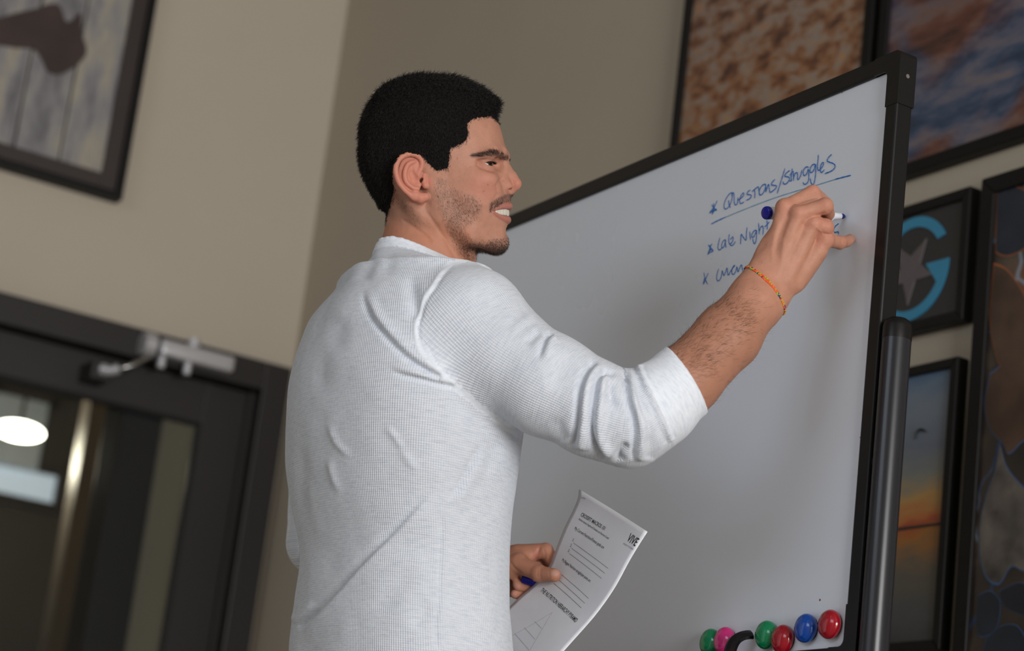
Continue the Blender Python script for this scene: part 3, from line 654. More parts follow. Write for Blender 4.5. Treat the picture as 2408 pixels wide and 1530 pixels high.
def np_mesh(name, V, Q, mat, parent=None, color=None, attrs=None, smooth=True):
    me = bpy.data.meshes.new(name); nf, nk = Q.shape
    me.vertices.add(len(V)); me.vertices.foreach_set('co', np.ascontiguousarray(V, dtype=f32).ravel())
    me.loops.add(nf*nk); me.loops.foreach_set('vertex_index', np.ascontiguousarray(Q, dtype=np.int32).ravel())
    me.polygons.add(nf); me.polygons.foreach_set('loop_start', np.arange(0, nf*nk, nk, dtype=np.int32))
    me.update(calc_edges=True)
    if smooth: me.polygons.foreach_set('use_smooth', np.ones(nf, bool))
    if color is not None:
        a = me.color_attributes.new('col', 'FLOAT_COLOR', 'POINT'); c = np.ones((len(V), 4), f32); c[:, :3] = color; a.data.foreach_set('color', c.ravel())
    for k, v in (attrs or {}).items():
        if v.ndim == 2: a = me.attributes.new(k, 'FLOAT_VECTOR', 'POINT'); a.data.foreach_set('vector', np.ascontiguousarray(v, dtype=f32).ravel())
        else: a = me.attributes.new(k, 'FLOAT', 'POINT'); a.data.foreach_set('value', np.ascontiguousarray(v, dtype=f32))
    if mat: me.materials.append(mat)
    me.validate(); return link(bpy.data.objects.new(name, me), parent)
def poly_dist(x, y, poly):
    """signed distance (positive inside) of points to a 2-D polygon"""
    poly = np.asarray(poly, float); d = np.full(x.shape, 1e9); ins = np.zeros(x.shape, bool); n = len(poly)
    for i in range(n):
        a, b = poly[i], poly[(i+1) % n]; e = b-a; t = np.clip(((x-a[0])*e[0]+(y-a[1])*e[1])/(e@e), 0, 1)
        d = np.minimum(d, (x-a[0]-t*e[0])**2+(y-a[1]-t*e[1])**2)
        c = ((a[1] > y) != (b[1] > y)) & (x < (b[0]-a[0])*(y-a[1])/(b[1]-a[1]+1e-12)+a[0]); ins ^= c
    return np.where(ins, 1, -1)*np.sqrt(d)
def line_dist(x, y, pts):
    """distance to a polyline, side sign and position along it (0..1)"""
    pts = np.asarray(pts, float); L = np.concatenate([[0], np.cumsum(np.linalg.norm(np.diff(pts, axis=0), axis=1))])
    D = np.full(x.shape, 1e9); Sg = np.ones(x.shape); Tt = np.zeros(x.shape)
    for i in range(len(pts)-1):
        a = pts[i]; e = pts[i+1]-a; u = ((x-a[0])*e[0]+(y-a[1])*e[1])/(e@e); t = np.clip(u, 0, 1)
        dx, dy = x-a[0]-t*e[0], y-a[1]-t*e[1]; d = np.hypot(dx, dy); m = d < D
        D = np.where(m, d, D); Sg = np.where(m, np.sign(e[0]*dy-e[1]*dx), Sg); Tt = np.where(m, (L[i]+t*(L[i+1]-L[i]))/L[-1], Tt)
    return D, Sg, Tt
def sstep(a, b, x): t = np.clip((x-a)/(b-a), 0, 1); return t*t*(3-2*t)
rng = np.random.default_rng(7)
def vnoise(p, scale, seed=0):
    """cheap smooth value noise on points (n,3)"""
    q = p*scale; i = np.floor(q).astype(np.int64); f = q-i; f = f*f*(3-2*f); out = 0
    for dx in (0, 1):
        for dy in (0, 1):
            for dz in (0, 1):
                hsh = ((i[:, 0]+dx)*73856093 ^ (i[:, 1]+dy)*19349663 ^ (i[:, 2]+dz)*83492791 ^ (seed*2654435761)) & 0xffffff
                hsh = (hsh*1103515245+12345) & 0xffffff
                out = out+hsh/16777215.*np.where(dx, f[:, 0], 1-f[:, 0])*np.where(dy, f[:, 1], 1-f[:, 1])*np.where(dz, f[:, 2], 1-f[:, 2])
    return out*2-1

# ---- head frame: X to the face, Y to the far side, Z to the crown; millimetres; drawn from a profile view
KH = 3.13/FPX*1000/2.942                       # mm for one unit of the profile drawing
PSI, EPS = math.radians(9.0), math.radians(9.0)
h0 = P(800+640/2.942, 130+760/2.942, 3.13)
va = (h0-CAM)/np.linalg.norm(h0-CAM); vr = R-va*(R@va); vr /= np.linalg.norm(vr); vu = np.cross(vr, va)
HXa = math.cos(PSI)*vr-math.sin(PSI)*va; _hy = math.cos(PSI)*va+math.sin(PSI)*vr
HZa = math.cos(EPS)*vu+math.sin(EPS)*_hy; HYa = math.cos(EPS)*_hy-math.sin(EPS)*vu
HM = np.stack([HXa, HYa, HZa], 1)              # columns
def hworld(p): return h0+(np.asarray(p)/1000.)@HM.T
cP, sP, cE, sE = math.cos(PSI), math.sin(PSI), math.cos(EPS), math.sin(EPS)
def H(cx, cy, y=0.0):
    xi, yi = (cx-640)*KH, (760-cy)*KH; z = (yi+y*sE)/cE; x = (xi-y*cE*sP-z*sE*sP)/cP; return np.array([x, y, z], f32)
def hcrop(p):
    return 640+(p[:, 0]*cP+p[:, 1]*cE*sP+p[:, 2]*sE*sP)/KH, 760-(-p[:, 1]*sE+p[:, 2]*cE)/KH
def EAR(ex, ey, out=0.0):
    x1, y1 = 294.2+ex*.5577, 588.4+ey*.5577; return H(x1, y1, -(69+max(0, 600-x1)*KH*.36+out))
mir = lambda q: np.array([q[0], -q[1], q[2]], f32)
EYE = H(990, 760, -35); EYEM = mir(EYE)
def face_base(p):
    p = np.asarray(p, f32); s = p.copy(); s[:, 1] = -np.abs(s[:, 1])             # symmetric parts use the near side
    d = ell(p, H(640, 628), (100, 75, 90))
    d = smin(d, ell(p, H(492, 800), (60, 60, 62)), 25)
    d = smin(d, ell(p, H(890, 880), (53, 56, 74)), 22)
    d = smin(d, ell(p, H(1040, 1055), (27.5, 31, 38)), 14)
    d = smin(d, ell(s, H(820, 990, -34), (46, 27, 52)), 20)
    d = smin(d, ell(p, H(860, 1190), (50, 42, 26)), 20)
    d = smin(d, chain(s, [H(1050, 1285, -12), H(880, 1230, -38), H(720, 1120, -52), H(640, 880, -60)], [13, 13.5, 14, 13], 6), 14)
    d = smin(d, ell(p, H(1078, 1285), (16.5, 21, 15)), 10)
    d = smin(d, ell(s, H(962, 858, -45), (23, 15, 15)), 16)
    d = smin(d, ell(s, H(1015, 960, -31), (17, 14, 17)), 14)
    # brow and forehead
    d = smin(d, chain(s, [H(1112, 696, 0), H(1098, 682, -16), H(1052, 674, -34), H(985, 706, -51)], [9.5, 9.5, 8, 6], 4), 12)
    # eye sockets
    d = ssub(d, ell(s, H(1100, 752, -27), (13, 15, 9)), 9)
    d = ssub(d, ell(s, H(1052, 752, -50), (22, 10, 8)), 11)
    # nose
    n = chain(p, [H(1122, 735), H(1150, 790), H(1182, 838), H(1212, 884)], [6.2, 6.4, 7.0, 7.9], 5)
    n = smin(n, ell(s, H(1130, 904, -12.5), (11.5, 6.8, 8.2)), 5)
    n = smin(n, cone(p, H(1215, 905), H(1172, 948), 4.6, 5), 5)
    n = smin(n, cone(s, H(1130, 760, -7), H(1120, 900, -12), 4, 9), 9)
    d = smin(d, n, 5)
    d = ssub(d, ell(s, H(1178, 930, -12.0), (9.0, 6.0, 2.9)), 1.2)
    return d
def surf_y(cx, cy, inset=0.0):
    """near-side surface point of the plain face under a drawing point, pushed in by inset mm"""
    ys = np.linspace(-100, 0, 401); d = face_base(np.stack([H(cx, cy, y) for y in ys])); i = int(np.argmax(d < 0)); return H(cx, cy, ys[i]+inset)
UP_L = [H(1166, 1037, 0), H(1152, 1037, -8), surf_y(1108, 1040, 1.5), surf_y(1052, 1062, .8)]; UP_R = [4.4, 4.2, 3.2, 1.5]
LO_L = [H(1154, 1134, 0), H(1138, 1128, -9), surf_y(1098, 1110, 1.5), surf_y(1052, 1078, .8)]; LO_R = [5.0, 4.4, 2.9, 1.4]
MO_L = [H(1176, 1086, 0), H(1150, 1086, -11), surf_y(1105, 1080, 0), surf_y(1056, 1071, 0)]; MO_R = [6.4, 6.2, 4.6, 2.0]
MO_IN = [H(1090, 1086, 0), H(1080, 1086, -14)]
def head_sdf(p):
    p = np.asarray(p, f32); d = face_base(p); s = p.copy(); s[:, 1] = -np.abs(s[:, 1])
    d = ssub(d, schain(s, MO_L, MO_R), 2.0)
    d = ssub(d, cone(s, MO_L[1], MO_IN[1], 6.4, 6.0), 1.0)
    lip = np.minimum(schain(s, UP_L, UP_R, 1), schain(s, LO_L, LO_R, 1)); d = smin(d, lip, 2.6)
    # eyelids with the slit
    q = s-EYE; rr = np.sqrt((q**2).sum(1))+1e-6
    fwd = np.array([math.cos(.20), -math.sin(.20), 0], f32); sd = np.array([math.sin(.20), math.cos(.20), 0], f32)
    az = np.arctan2(q@sd, q@fwd); el = np.arcsin(np.clip(q[:, 2]/rr, -1, 1))
    d = smin(d, rr-13.4, 6)
    slit = 12.5*(np.abs(el-.02+.06*az)-.19*(1-((az+.25)/1.0)**2))
    slit = np.maximum(slit, np.maximum(rr-18.5, -(q@fwd)-3))
    d = ssub(d, np.maximum(slit, 10.8-rr), .8)
    d = smax(d, -np.maximum(12.5*(np.abs(el-.50-.05*az)-.02)-.2, np.abs(rr-14.4)-1.6), 1.2)
    # ear (near side shape mirrored to the far side)
    e = ell(s, EAR(350, 430, -.5), (17.5, 3.2, 27), EM)
    e = smin(e, schain(s, [EAR(440, 430, 1), EAR(490, 300, 1.5), EAR(455, 210, 3), EAR(350, 172, 5), EAR(245, 208, 5.5), EAR(185, 290, 5.5), EAR(175, 390, 5), EAR(205, 500, 4), EAR(265, 590, 3), EAR(340, 660, 2), EAR(400, 700, 1)], [2.6, 3, 3.4, 3.5, 3.5, 3.5, 3.4, 3.2, 3.1, 3.1, 4], 1.5), 2.2)
    e = smin(e, chain(s, [EAR(400, 660, 1), EAR(470, 700, .5), EAR(535, 690, 0)], [5.2, 6.6, 5.5], 2), 3)
    e = smin(e, schain(s, [EAR(400, 262, 1.5), EAR(320, 300, 3.2), EAR(282, 400, 3.6), EAR(300, 510, 3), EAR(390, 585, 2.5), EAR(440, 590, 2)], [2.2, 2.7, 3.0, 3.0, 2.8, 2.8], 1.5), 2)
    e = ssub(e, chain(s, [EAR(380, 330, 6), EAR(375, 400, 5.5), EAR(410, 490, 5.5), EAR(455, 500, 5)], [4.2, 5.2, 6.6, 5.0], 2), 1.5)
    e = smin(e, chain(s, [EAR(520, 430, .5), EAR(512, 500, 2.5), EAR(530, 560, 1)], [4, 3.6, 4], 2), 2.5)
    e = ssub(e, cone(s, EAR(470, 470, 6), EAR(505, 520, -6), 3.4, 3), 1.0)
    d = smin(d, e, 2.5)
    # neck, sternomastoid, nape
    nk = chain(p, [H(590, 960), H(598, 1180), H(588, 1385), H(590, 1750)], [52, 57, 65, 78], 6)
    nk = smin(nk, cone(s, H(500, 1000, -54), H(820, 1470, -30), 13, 12), 12)
    nk = smin(nk, ell(p, H(880, 1400), (11, 12, 16)), 10)
    d = smin(d, nk, 16)
    return d
_ev = EAR(200, 430)-EAR(500, 430); _ev = _ev/np.linalg.norm(_ev); _ez = np.array([0, 0, 1.]); _ez = _ez-_ev*(_ez@_ev); _ez /= np.linalg.norm(_ez)
EM = np.stack([_ev, np.cross(_ez, _ev), _ez], 1)
HV, HQ = mesh_sdf(head_sdf, (-112, -98, -205), (140, 98, 112), 1.15)
HN = vnormals(HV, HQ)
hs = HV.copy(); hs[:, 1] = -np.abs(hs[:, 1]); hcx, hcy = hcrop(hs); rcx, rcy = hcrop(HV)
disp = np.zeros(len(HV))
for pts, a_, w_ in (([(1128, 850), (1092, 866), (1072, 902), (1082, 945)], -1.4, 11), ([(1092, 935), (1060, 985), (1035, 1045), (1030, 1095)], -1.1, 14), ([(575, 1045), (650, 1150), (730, 1270), (810, 1420)], -1.2, 14), ([(420, 1120), (500, 1170), (590, 1235), (640, 1290)], -1.4, 14),
                    ([(960, 752), (915, 762), (870, 768)], -.5, 8), ([(1000, 790), (1045, 800), (1065, 790)], -.6, 9), ([(958, 738), (930, 722)], -.4, 7), ([(1040, 545), (1110, 545)], -.3, 10)):
    D, Sg, Tt = line_dist(hcx, hcy, pts); disp += a_*np.exp(-(D/w_)**2)*sstep(0, .15, Tt)*sstep(0, .15, 1-Tt)
disp *= (hs[:, 1] < -8)
disp += .12*vnoise(HV, .22, 3)+.10*vnoise(HV, .5, 4)
HV = HV+HN*disp[:, None]
HN = vnormals(HV, HQ)
# ---- skin colour (pigment only)
def lin(r, g, b): return np.array(srgb(r, g, b)[:3])
def blend(c, m, col): return c+(np.asarray(col)-c)*m[:, None]
def region(poly, soft): return sstep(-soft, soft, poly_dist(hcx, hcy, poly))
BEARD = [(700, 810), (760, 905), (850, 950), (955, 985), (965, 1060), (900, 1150), (850, 1200), (905, 1275), (1000, 1290), (1085, 1265), (1150, 1240), (1200, 1290), (1170, 1390), (1060, 1390), (930, 1385), (905, 1430), (850, 1400), (790, 1320), (735, 1190), (680, 1040), (655, 960), (655, 850)]
MOUST = [(1026, 1085), (1030, 1020), (1075, 985), (1130, 960), (1200, 955), (1200, 1012), (1140, 1018), (1085, 1036), (1050, 1062)]
HAIRL = [(1112, 470), (1040, 425), (960, 432), (900, 452), (872, 478), (880, 560), (858, 602), (762, 650), (738, 780), (665, 795), (600, 735), (560, 690), (480, 668), (420, 690), (372, 760), (362, 860), (376, 930), (352, 1010), (332, 1080), (306, 1165), (180, 1150), (-100, 900), (-100, -100), (1300, -100), (1300, 470)]
NAPE = [(376, 900), (420, 960), (560, 1120), (600, 1170), (480, 1170), (380, 1130), (330, 1100)]
mb, mm, mh, mn = region(BEARD, 26), region(MOUST, 10), region(HAIRL, 12), region(NAPE, 40)
skin = np.tile(lin(180, 130, 109), (len(HV), 1))
skin *= (1+.07*vnoise(HV, .12, 9)+.05*vnoise(HV, .6, 10))[:, None]
blob = lambda cx, cy, r: np.exp(-(((hcx-cx)**2+(hcy-cy)**2)/r**2))
skin = blend(skin, .45*blob(990, 900, 110), lin(196, 122, 104)); skin = blend(skin, .5*blob(1225, 890, 60), lin(196, 118, 100))
earm = ((hs[:, 1] < -72) & (hcx < 640) & (hcy > 660) & (hcy < 1030)).astype(float); skin = blend(skin, .55*earm, lin(204, 126, 108))
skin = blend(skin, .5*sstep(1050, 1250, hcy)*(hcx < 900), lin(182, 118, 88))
skin = blend(skin, .42*mb*(.6+.4*vnoise(HV, .15, 12)), lin(104, 82, 72)); skin = blend(skin, .55*mm, lin(92, 68, 60)); skin = blend(skin, .40*mn, lin(96, 72, 58))
skin = blend(skin, .9*mh, lin(34, 28, 26))
skin = blend(skin, .22*blob(1075, 1335, 75), lin(80, 62, 54))
lipm = np.minimum(1, sstep(1.6, .4, schain(hs.astype(f32), UP_L, UP_R))+sstep(1.8, .5, schain(hs.astype(f32), LO_L, LO_R)))
skin = blend(skin, .62*lipm, lin(168, 102, 94))
D, Sg, Tt = line_dist(hcx, hcy, [(911, 695), (980, 688), (1050, 680), (1105, 694), (1148, 714)]); browm = sstep(22, 8, D)*(hs[:, 1] < -4)
skin = blend(skin, .6*browm, lin(52, 40, 36))
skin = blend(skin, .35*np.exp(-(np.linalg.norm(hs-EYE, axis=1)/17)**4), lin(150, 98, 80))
for mx_, my_ in ((807, 714), (985, 935), (1012, 892)): skin = blend(skin, .5*np.exp(-((hcx-mx_)**2+(hcy-my_)**2)/30.), lin(96, 60, 50))
HVw = hworld(HV); HNw = HN@HM.T

# ---- right arm and writing hand
def hp(cx, cy, d): return P(1760+cx/5.464, 420+cy/5.464, d)
def hpb(cx, cy, off): return onb(1760+cx/5.464, 420+cy/5.464, off)
MK_TIP, MK_END = hpb(1238, 484, .0005), hp(240, 440, 3.020)
PT = hpb(1308, 776, .0078)
RW = [hp(205, 1437, 2.972)]
ARMC = [P(1470, 1010, 2.875), P(1545, 960, 2.888), P(1616, 891, 2.905), P(1712, 790, 2.935), P(1765, 724, 2.958)]
FING = dict(index=([hp(465, 372, 2.993), hp(825, 178, 3.012), hp(985, 300, 3.048), hp(1030, 405, 3.0665)], [.0108, .0100, .0086, .0072]),
            middle=([hp(645, 455, 2.982), hp(985, 350, 2.982), hp(1024, 452, 3.014), hp(985, 520, 3.058)], [.0112, .0108, .0094, .0080]),
            ring=([hp(835, 580, 2.982), hp(988, 622, 2.986), hp(965, 640, 3.022), hp(900, 590, 3.042)], [.0108, .0112, .0098, .0082]),
            pinky=([hp(985, 785, 2.990), hp(1172, 818, 3.022), hp(1262, 806, 3.045), PT], [.0102, .0090, .0083, .0074]))
MBASE = [hp(250, 1190, 2.975), hp(370, 1245, 2.968), hp(490, 1300, 2.97), hp(600, 1350, 2.98)]
THUMB = ([hp(230, 1130, 3.0), hp(380, 830, 3.035), hp(640, 665, 3.066), hp(850, 640, 3.084)], [.014, .0115, .0102, .0088])
def rarm_sdf(p):
    d = chain(p, ARMC+[RW[0]], [.044, .0455, .0450, .0440, .0385, .0335], .01)
    # flatten the wrist towards the palm
    w_ = ell(p, hp(230, 1400, 2.976), (.036, .022, .045), WM); d = smin(chain(p, ARMC, [.044, .0455, .0450, .0435, .037], .01), w_, .03)
    d = smin(d, ell(p, hp(470, 1010, 2.992), (.040, .0165, .048), WM), .022)
    for (pts, rs), mbp, rb in zip(FING.values(), MBASE, (.0125, .0115, .0110, .0115)):
        d = smin(d, cone(p, mbp, pts[0], rb, rs[0]*.98), .0085)
    d = smin(d, cone(p, hp(600, 1290, 2.995), hp(880, 950, 3.0), .0165, .0135), .010)
    d = smin(d, chain(p, *THUMB), .009)
    F_ = list(FING.values())
    for i in range(3): d = smin(d, cone(p, F_[i][0][0]+va*.004, F_[i+1][0][0]+va*.004, .0085, .0085), .006)
    d = smin(d, cone(p, hp(640, 330, 3.004), hp(880, 262, 3.006), .009, .0075), .004)
    d = smin(d, cone(p, hp(960, 700, 3.0), hp(1010, 690, 3.005), .0095, .009), .004)
    fs = None
    for pts, rs in FING.values():
        c = chain(p, pts, [r*.97 for r in rs]); c = smin(c, ell(p, pts[1], (rs[1]*1.0,)*3), .004)
        c = smin(c, ell(p, pts[0], (rs[0]*1.02,)*3), .005); fs = c if fs is None else smin(fs, c, .0022)
    return smin(d, fs, .0055)
_wx = hp(720, 520, 2.985)-hp(205, 1437, 2.972); _wx /= np.linalg.norm(_wx)
_wz = va - _wx*(va@_wx); _wz /= np.linalg.norm(_wz); WM = np.stack([np.cross(_wx, _wz), _wz, _wx], 1)
allp = np.array(ARMC+RW+[q for v in FING.values() for q in v[0]]+THUMB[0]); lo, hi = allp.min(0)-.055, allp.max(0)+.03
RV, RQ = mesh_sdf(rarm_sdf, lo, hi, .00115)
RN = vnormals(RV, RQ)
def pix(V):
    q = V-CAM; d = q@A; return CX+FPX*(q@R)/d, CY-FPX*(q@U)/d, d
rpx, rpy, rd = pix(RV); rcx_, rcy_ = (rpx-1760)*5.464, (rpy-420)*5.464
facing = -(RN*((RV-CAM)/np.linalg.norm(RV-CAM, axis=1)[:, None])).sum(1)
dsp = np.zeros(len(RV)); fm = sstep(.05, .4, facing)
for pts, a_, w_ in (([(430, 1130), (450, 850), (520, 620), (600, 500)], .0011, 34), ([(300, 1120), (330, 800), (400, 520)], .0011, 34), ([(520, 1150), (640, 860), (790, 620)], .0008, 34), ([(330, 1000), (390, 700), (500, 480)], -.0010, 34), ([(560, 760), (660, 640), (730, 560)], -.0010, 40), ([(820, 800), (880, 700), (905, 650)], -.0008, 34),
                    ([(870, 600), (910, 660), (960, 730)], .0008, 18), ([(560, 350), (700, 320), (880, 260), (980, 235)], -.0010, 16), ([(720, 530), (800, 500), (900, 470), (1000, 420)], -.0010, 14), ([(900, 690), (1000, 710), (1060, 730)], -.0008, 16),
                    ([(1195, 740), (1200, 820), (1200, 890)], -.0004, 9), ([(1000, 400), (1050, 430), (1090, 440)], -.0004, 9), ([(960, 500), (1010, 530), (1060, 545)], -.0005, 9)):
    D, Sg, Tt = line_dist(rcx_, rcy_, smooth_path(np.array(pts, float), 5)); dsp += a_*np.exp(-(D/w_)**2)*sstep(0, .18, Tt)*sstep(0, .18, 1-Tt)
for kx, ky, kr, ka in ((640, 430, 50, .0010), (830, 570, 45, .0009), (985, 745, 45, .0008), (440, 330, 60, .0008), (1005, 960, 55, .0010)): dsp += ka*np.exp(-(((rcx_-kx)**2+(rcy_-ky)**2)/kr**2))
dsp = dsp*fm+.00012*vnoise(RV, 260, 5)+.00015*vnoise(RV, 110, 6)
RV = RV+RN*dsp[:, None]; RN = vnormals(RV, RQ)
rcol = np.tile(lin(184, 132, 110), (len(RV), 1))*(1+.07*vnoise(RV, 120, 21)+.05*vnoise(RV, 600, 22))[:, None]
armm = sstep(1500, 1900, -rcx_*.6+rcy_+300)
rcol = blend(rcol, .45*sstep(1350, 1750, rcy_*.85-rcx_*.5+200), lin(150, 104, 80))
for pts, rs in FING.values():
    for i in (0, 1): rcol = blend(rcol, .35*np.exp(-((RV-pts[i])**2).sum(1)/.013**2), lin(190, 112, 96))
rcol = blend(rcol, .6*np.exp(-((RV-hpb(1330, 765, .006))**2).sum(1)/.006**2), lin(206, 160, 144))

# ---- left hand holding the papers
def lp_(cx, cy, d): return P(1180+cx/3.825, 1130+cy/3.825, d)
LTH = ([lp_(-60, 800, 3.215), lp_(150, 745, 3.196), lp_(335, 832, 3.170), lp_(474, 848, 3.152)], [.0165, .0140, .0112, .0096])
LIX = ([lp_(-160, 720, 3.245), lp_(140, 655, 3.225), lp_(395, 628, 3.215), lp_(455, 730, 3.225), lp_(440, 800, 3.232)], [.017, .0135, .0112, .0100, .0090])
LMI = ([lp_(100, 760, 3.245), lp_(330, 740, 3.240), lp_(420, 850, 3.238), lp_(300, 900, 3.225)], [.0135, .0112, .0100, .0085])
LRI = ([lp_(60, 860, 3.25), lp_(300, 880, 3.245), lp_(350, 955, 3.235), lp_(240, 955, 3.215), lp_(148, 948, 3.205)], [.013, .0105, .0092, .0082, .0070])
LPI = ([lp_(30, 960, 3.25), lp_(240, 1000, 3.24), lp_(270, 1040, 3.228), lp_(180, 1030, 3.215), lp_(118, 1018, 3.207)], [.012, .0095, .0084, .0076, .0066])
LFA = [P(770, 1280, 3.315), P(980, 1300, 3.29), P(1100, 1318, 3.265), lp_(-140, 830, 3.245)]
def lhand_sdf(p):
    d = chain(p, LFA, [.043, .042, .034, .030], .01)
    d = smin(d, ell(p, lp_(20, 850, 3.245), (.040, .030, .020), np.stack([R, U, A], 1)), .02)
    d = smin(d, chain(p, *LIX, .002), .008)
    f_ = smin(chain(p, *LMI), np.minimum(chain(p, *LRI), chain(p, *LPI)), .0015)
    d = smin(d, f_, .006)
    d = smin(d, cone(p, LTH[0][0], LTH[0][1], LTH[1][0]*1.05, LTH[1][1]), .022)
    d = smin(d, cone(p, lp_(120, 730, 3.212), lp_(230, 690, 3.222), .012, .008), .012)
    t_ = smin(chain(p, LTH[0][1:], LTH[1][1:], .003), ell(p, LTH[0][2], (.0118,)*3), .004)
    return smin(d, t_, .0035)
allp = np.array(LFA+LTH[0]+LIX[0]+LMI[0]+LRI[0]+LPI[0]); lo, hi = allp.min(0)-.05, allp.max(0)+.03
LV, LQ = mesh_sdf(lhand_sdf, lo, hi, .0013)
LN = vnormals(LV, LQ); lpx, lpy, ld = pix(LV); lcx, lcy = (lpx-1180)*3.825, (lpy-1130)*3.825
facing = -(LN*((LV-CAM)/np.linalg.norm(LV-CAM, axis=1)[:, None])).sum(1)
dsp = np.zeros(len(LV))
for pts, a_, w_ in (([(300, 745), (315, 680), (345, 580)], -.0016, 14), ([(60, 700), (110, 780), (200, 850)], -.0008, 14), ([(330, 780), (320, 830), (330, 880)], -.0004, 8), ([(350, 775), (345, 830), (352, 890)], -.0004, 8), ([(380, 600), (390, 680), (375, 750)], -.0006, 10), ([(420, 590), (432, 660), (425, 740)], -.0006, 9), ([(430, 800), (425, 840), (440, 870)], -.0004, 7)):
    D, Sg, Tt = line_dist(lcx, lcy, smooth_path(np.array(pts, float), 5)); dsp += a_*np.exp(-(D/w_)**2)*sstep(0, .2, Tt)*sstep(0, .2, 1-Tt)
LV = LV+LN*(dsp*sstep(0, .4, facing)+.00015*vnoise(LV, 150, 8))[:, None]
lcol = np.tile(lin(176, 122, 98), (len(LV), 1))*(1+.07*vnoise(LV, 130, 31))[:, None]
lcol = blend(lcol, .6*np.exp(-(((lcx-478)/46)**2+((lcy-826)/30)**2)**2), lin(190, 150, 138))
lcol = blend(lcol, .5*np.exp(-(((lcx-310)/30)**2+((lcy-670)/80)**2)), lin(200, 124, 112))
for cx_, cy_ in ((128, 944), (100, 1014)): lcol = blend(lcol, .6*np.exp(-(((lcx-cx_)**2+(lcy-cy_)**2)/34**2)), lin(196, 140, 128))

# ---- hidden trunk of the body (inside the clothes) so that the figure is whole, then one mesh
SPN = [(770, 0), (0, 0)]
t = NT('skin'); ca = t.n('ShaderNodeVertexColor'); ca.layer_name = 'col'; co = t.obj()
t.l(ca.outputs[0], t.b.inputs['Base Color']); t.b.inputs['Roughness'].default_value = .56; t.b.inputs['Specular IOR Level'].default_value = .3
t.b.inputs['Subsurface Weight'].default_value = .22; t.b.inputs['Subsurface Radius'].default_value = (.010, .004, .002); t.b.inputs['Subsurface Scale'].default_value = .35
n1 = t.n('ShaderNodeTexNoise', Scale=900.0, Detail=3.0); t.l(co, n1.inputs['Vector']); t.bump(n1.outputs['Fac'], .18, .0006); M_skin = t.m
bV = np.concatenate([HVw, RV, LV]); bQ = np.concatenate([HQ[:, :], RQ+len(HVw), LQ+len(HVw)+len(RV)]); bC = np.clip(np.concatenate([skin, rcol, lcol]), 0, 1)
person = np_mesh('person', bV, bQ, M_skin, None, bC)
tag(person, 'person in pale grey waffle-knit shirt writing on the whiteboard and holding papers', 'person')

# ---- eyes, teeth
def uv_ball(c, r, axis, nu=32, nv=20):
    axis = np.asarray(axis)/np.linalg.norm(axis); a_ = np.cross(axis, [0.1, 0.2, 1.0]); a_ /= np.linalg.norm(a_); b_ = np.cross(axis, a_)
    V = []; F_ = []; ang = []
    for i in range(nv+1):
        th = math.pi*i/nv
        for k in range(nu):
            ph = 2*math.pi*k/nu; V.append(c+r*(math.cos(th)*axis*(1.0+(.05 if th < .42 else 0))+math.sin(th)*(math.cos(ph)*a_+math.sin(ph)*b_))); ang.append(th)
    for i in range(nv):
        for k in range(nu): F_.append((i*nu+k, i*nu+(k+1) % nu, (i+1)*nu+(k+1) % nu, (i+1)*nu+k))
    return np.array(V), np.array(F_)[:, ::-1], np.array(ang)
t = NT('eyeball'); ca = t.n('ShaderNodeVertexColor'); ca.layer_name = 'col'; t.l(ca.outputs[0], t.b.inputs['Base Color']); t.b.inputs['Roughness'].default_value = .12; M_eye = t.m
for e_, sg in ((EYE, -1), (EYEM, -1)):
    V, F_, an = uv_ball(e_, 12.0, (math.cos(.62), -math.sin(.62), 0.02), 40, 40)
    c = np.tile(lin(158, 148, 142), (len(V), 1)); c = blend(c, sstep(.52, .46, an), lin(44, 26, 18)); c = blend(c, sstep(.22, .18, an), lin(6, 5, 5))
    np_mesh('eyeball', hworld(V), F_, M_eye, person, c)
M_tooth = simple('tooth_enamel', srgb(206, 200, 188), .22, noise=.03, nscale=300)
TPATH = smooth_path([mir(surf_y(1072, 1074, 5.5)), mir(H(1138, 1082, -9)), H(1142, 1083, 0), H(1134, 1081, -9), surf_y(1108, 1077, 5.5), surf_y(1066, 1072, 4.5)], 12)
Lp = np.concatenate([[0], np.cumsum(np.linalg.norm(np.diff(TPATH, axis=0), axis=1))])
def tooth_at(s): return np.array([np.interp(s, Lp, TPATH[:, k]) for k in range(3)])
mid_s = Lp[24]; spots = []; s_ = mid_s+.2
for w_ in (8.2, 6.6, 7.2, 6.4, 6.0): spots.append((s_+w_/2, w_)); s_ += w_-.15
s_ = mid_s-.2
for w_ in (8.2, 6.6, 7.2): spots.append((s_-w_/2, w_)); s_ -= w_-.15
def teeth_sdf(p):
    d = None
    for s0_, w_ in spots:
        c = tooth_at(s0_); tg_ = tooth_at(s0_+.5)-tooth_at(s0_-.5); tg_[2] = 0; tg_ /= np.linalg.norm(tg_)
        q = p-c.astype(f32); l = np.abs(q@tg_.astype(f32))/(w_/2); n_ = np.abs(q@np.cross(tg_, [0, 0, 1]).astype(f32))/2.6; z = np.abs(q[:, 2]-.6)/5.6
        e = ((l**4+n_**3+z**4)**.25-1)*2.4; d = e if d is None else smin(d, e, .8)
    return d
TV, TQ = mesh_sdf(teeth_sdf, TPATH.min(0)-8, TPATH.max(0)+8, .45)
np_mesh('teeth', hworld(TV), TQ, M_tooth, person)

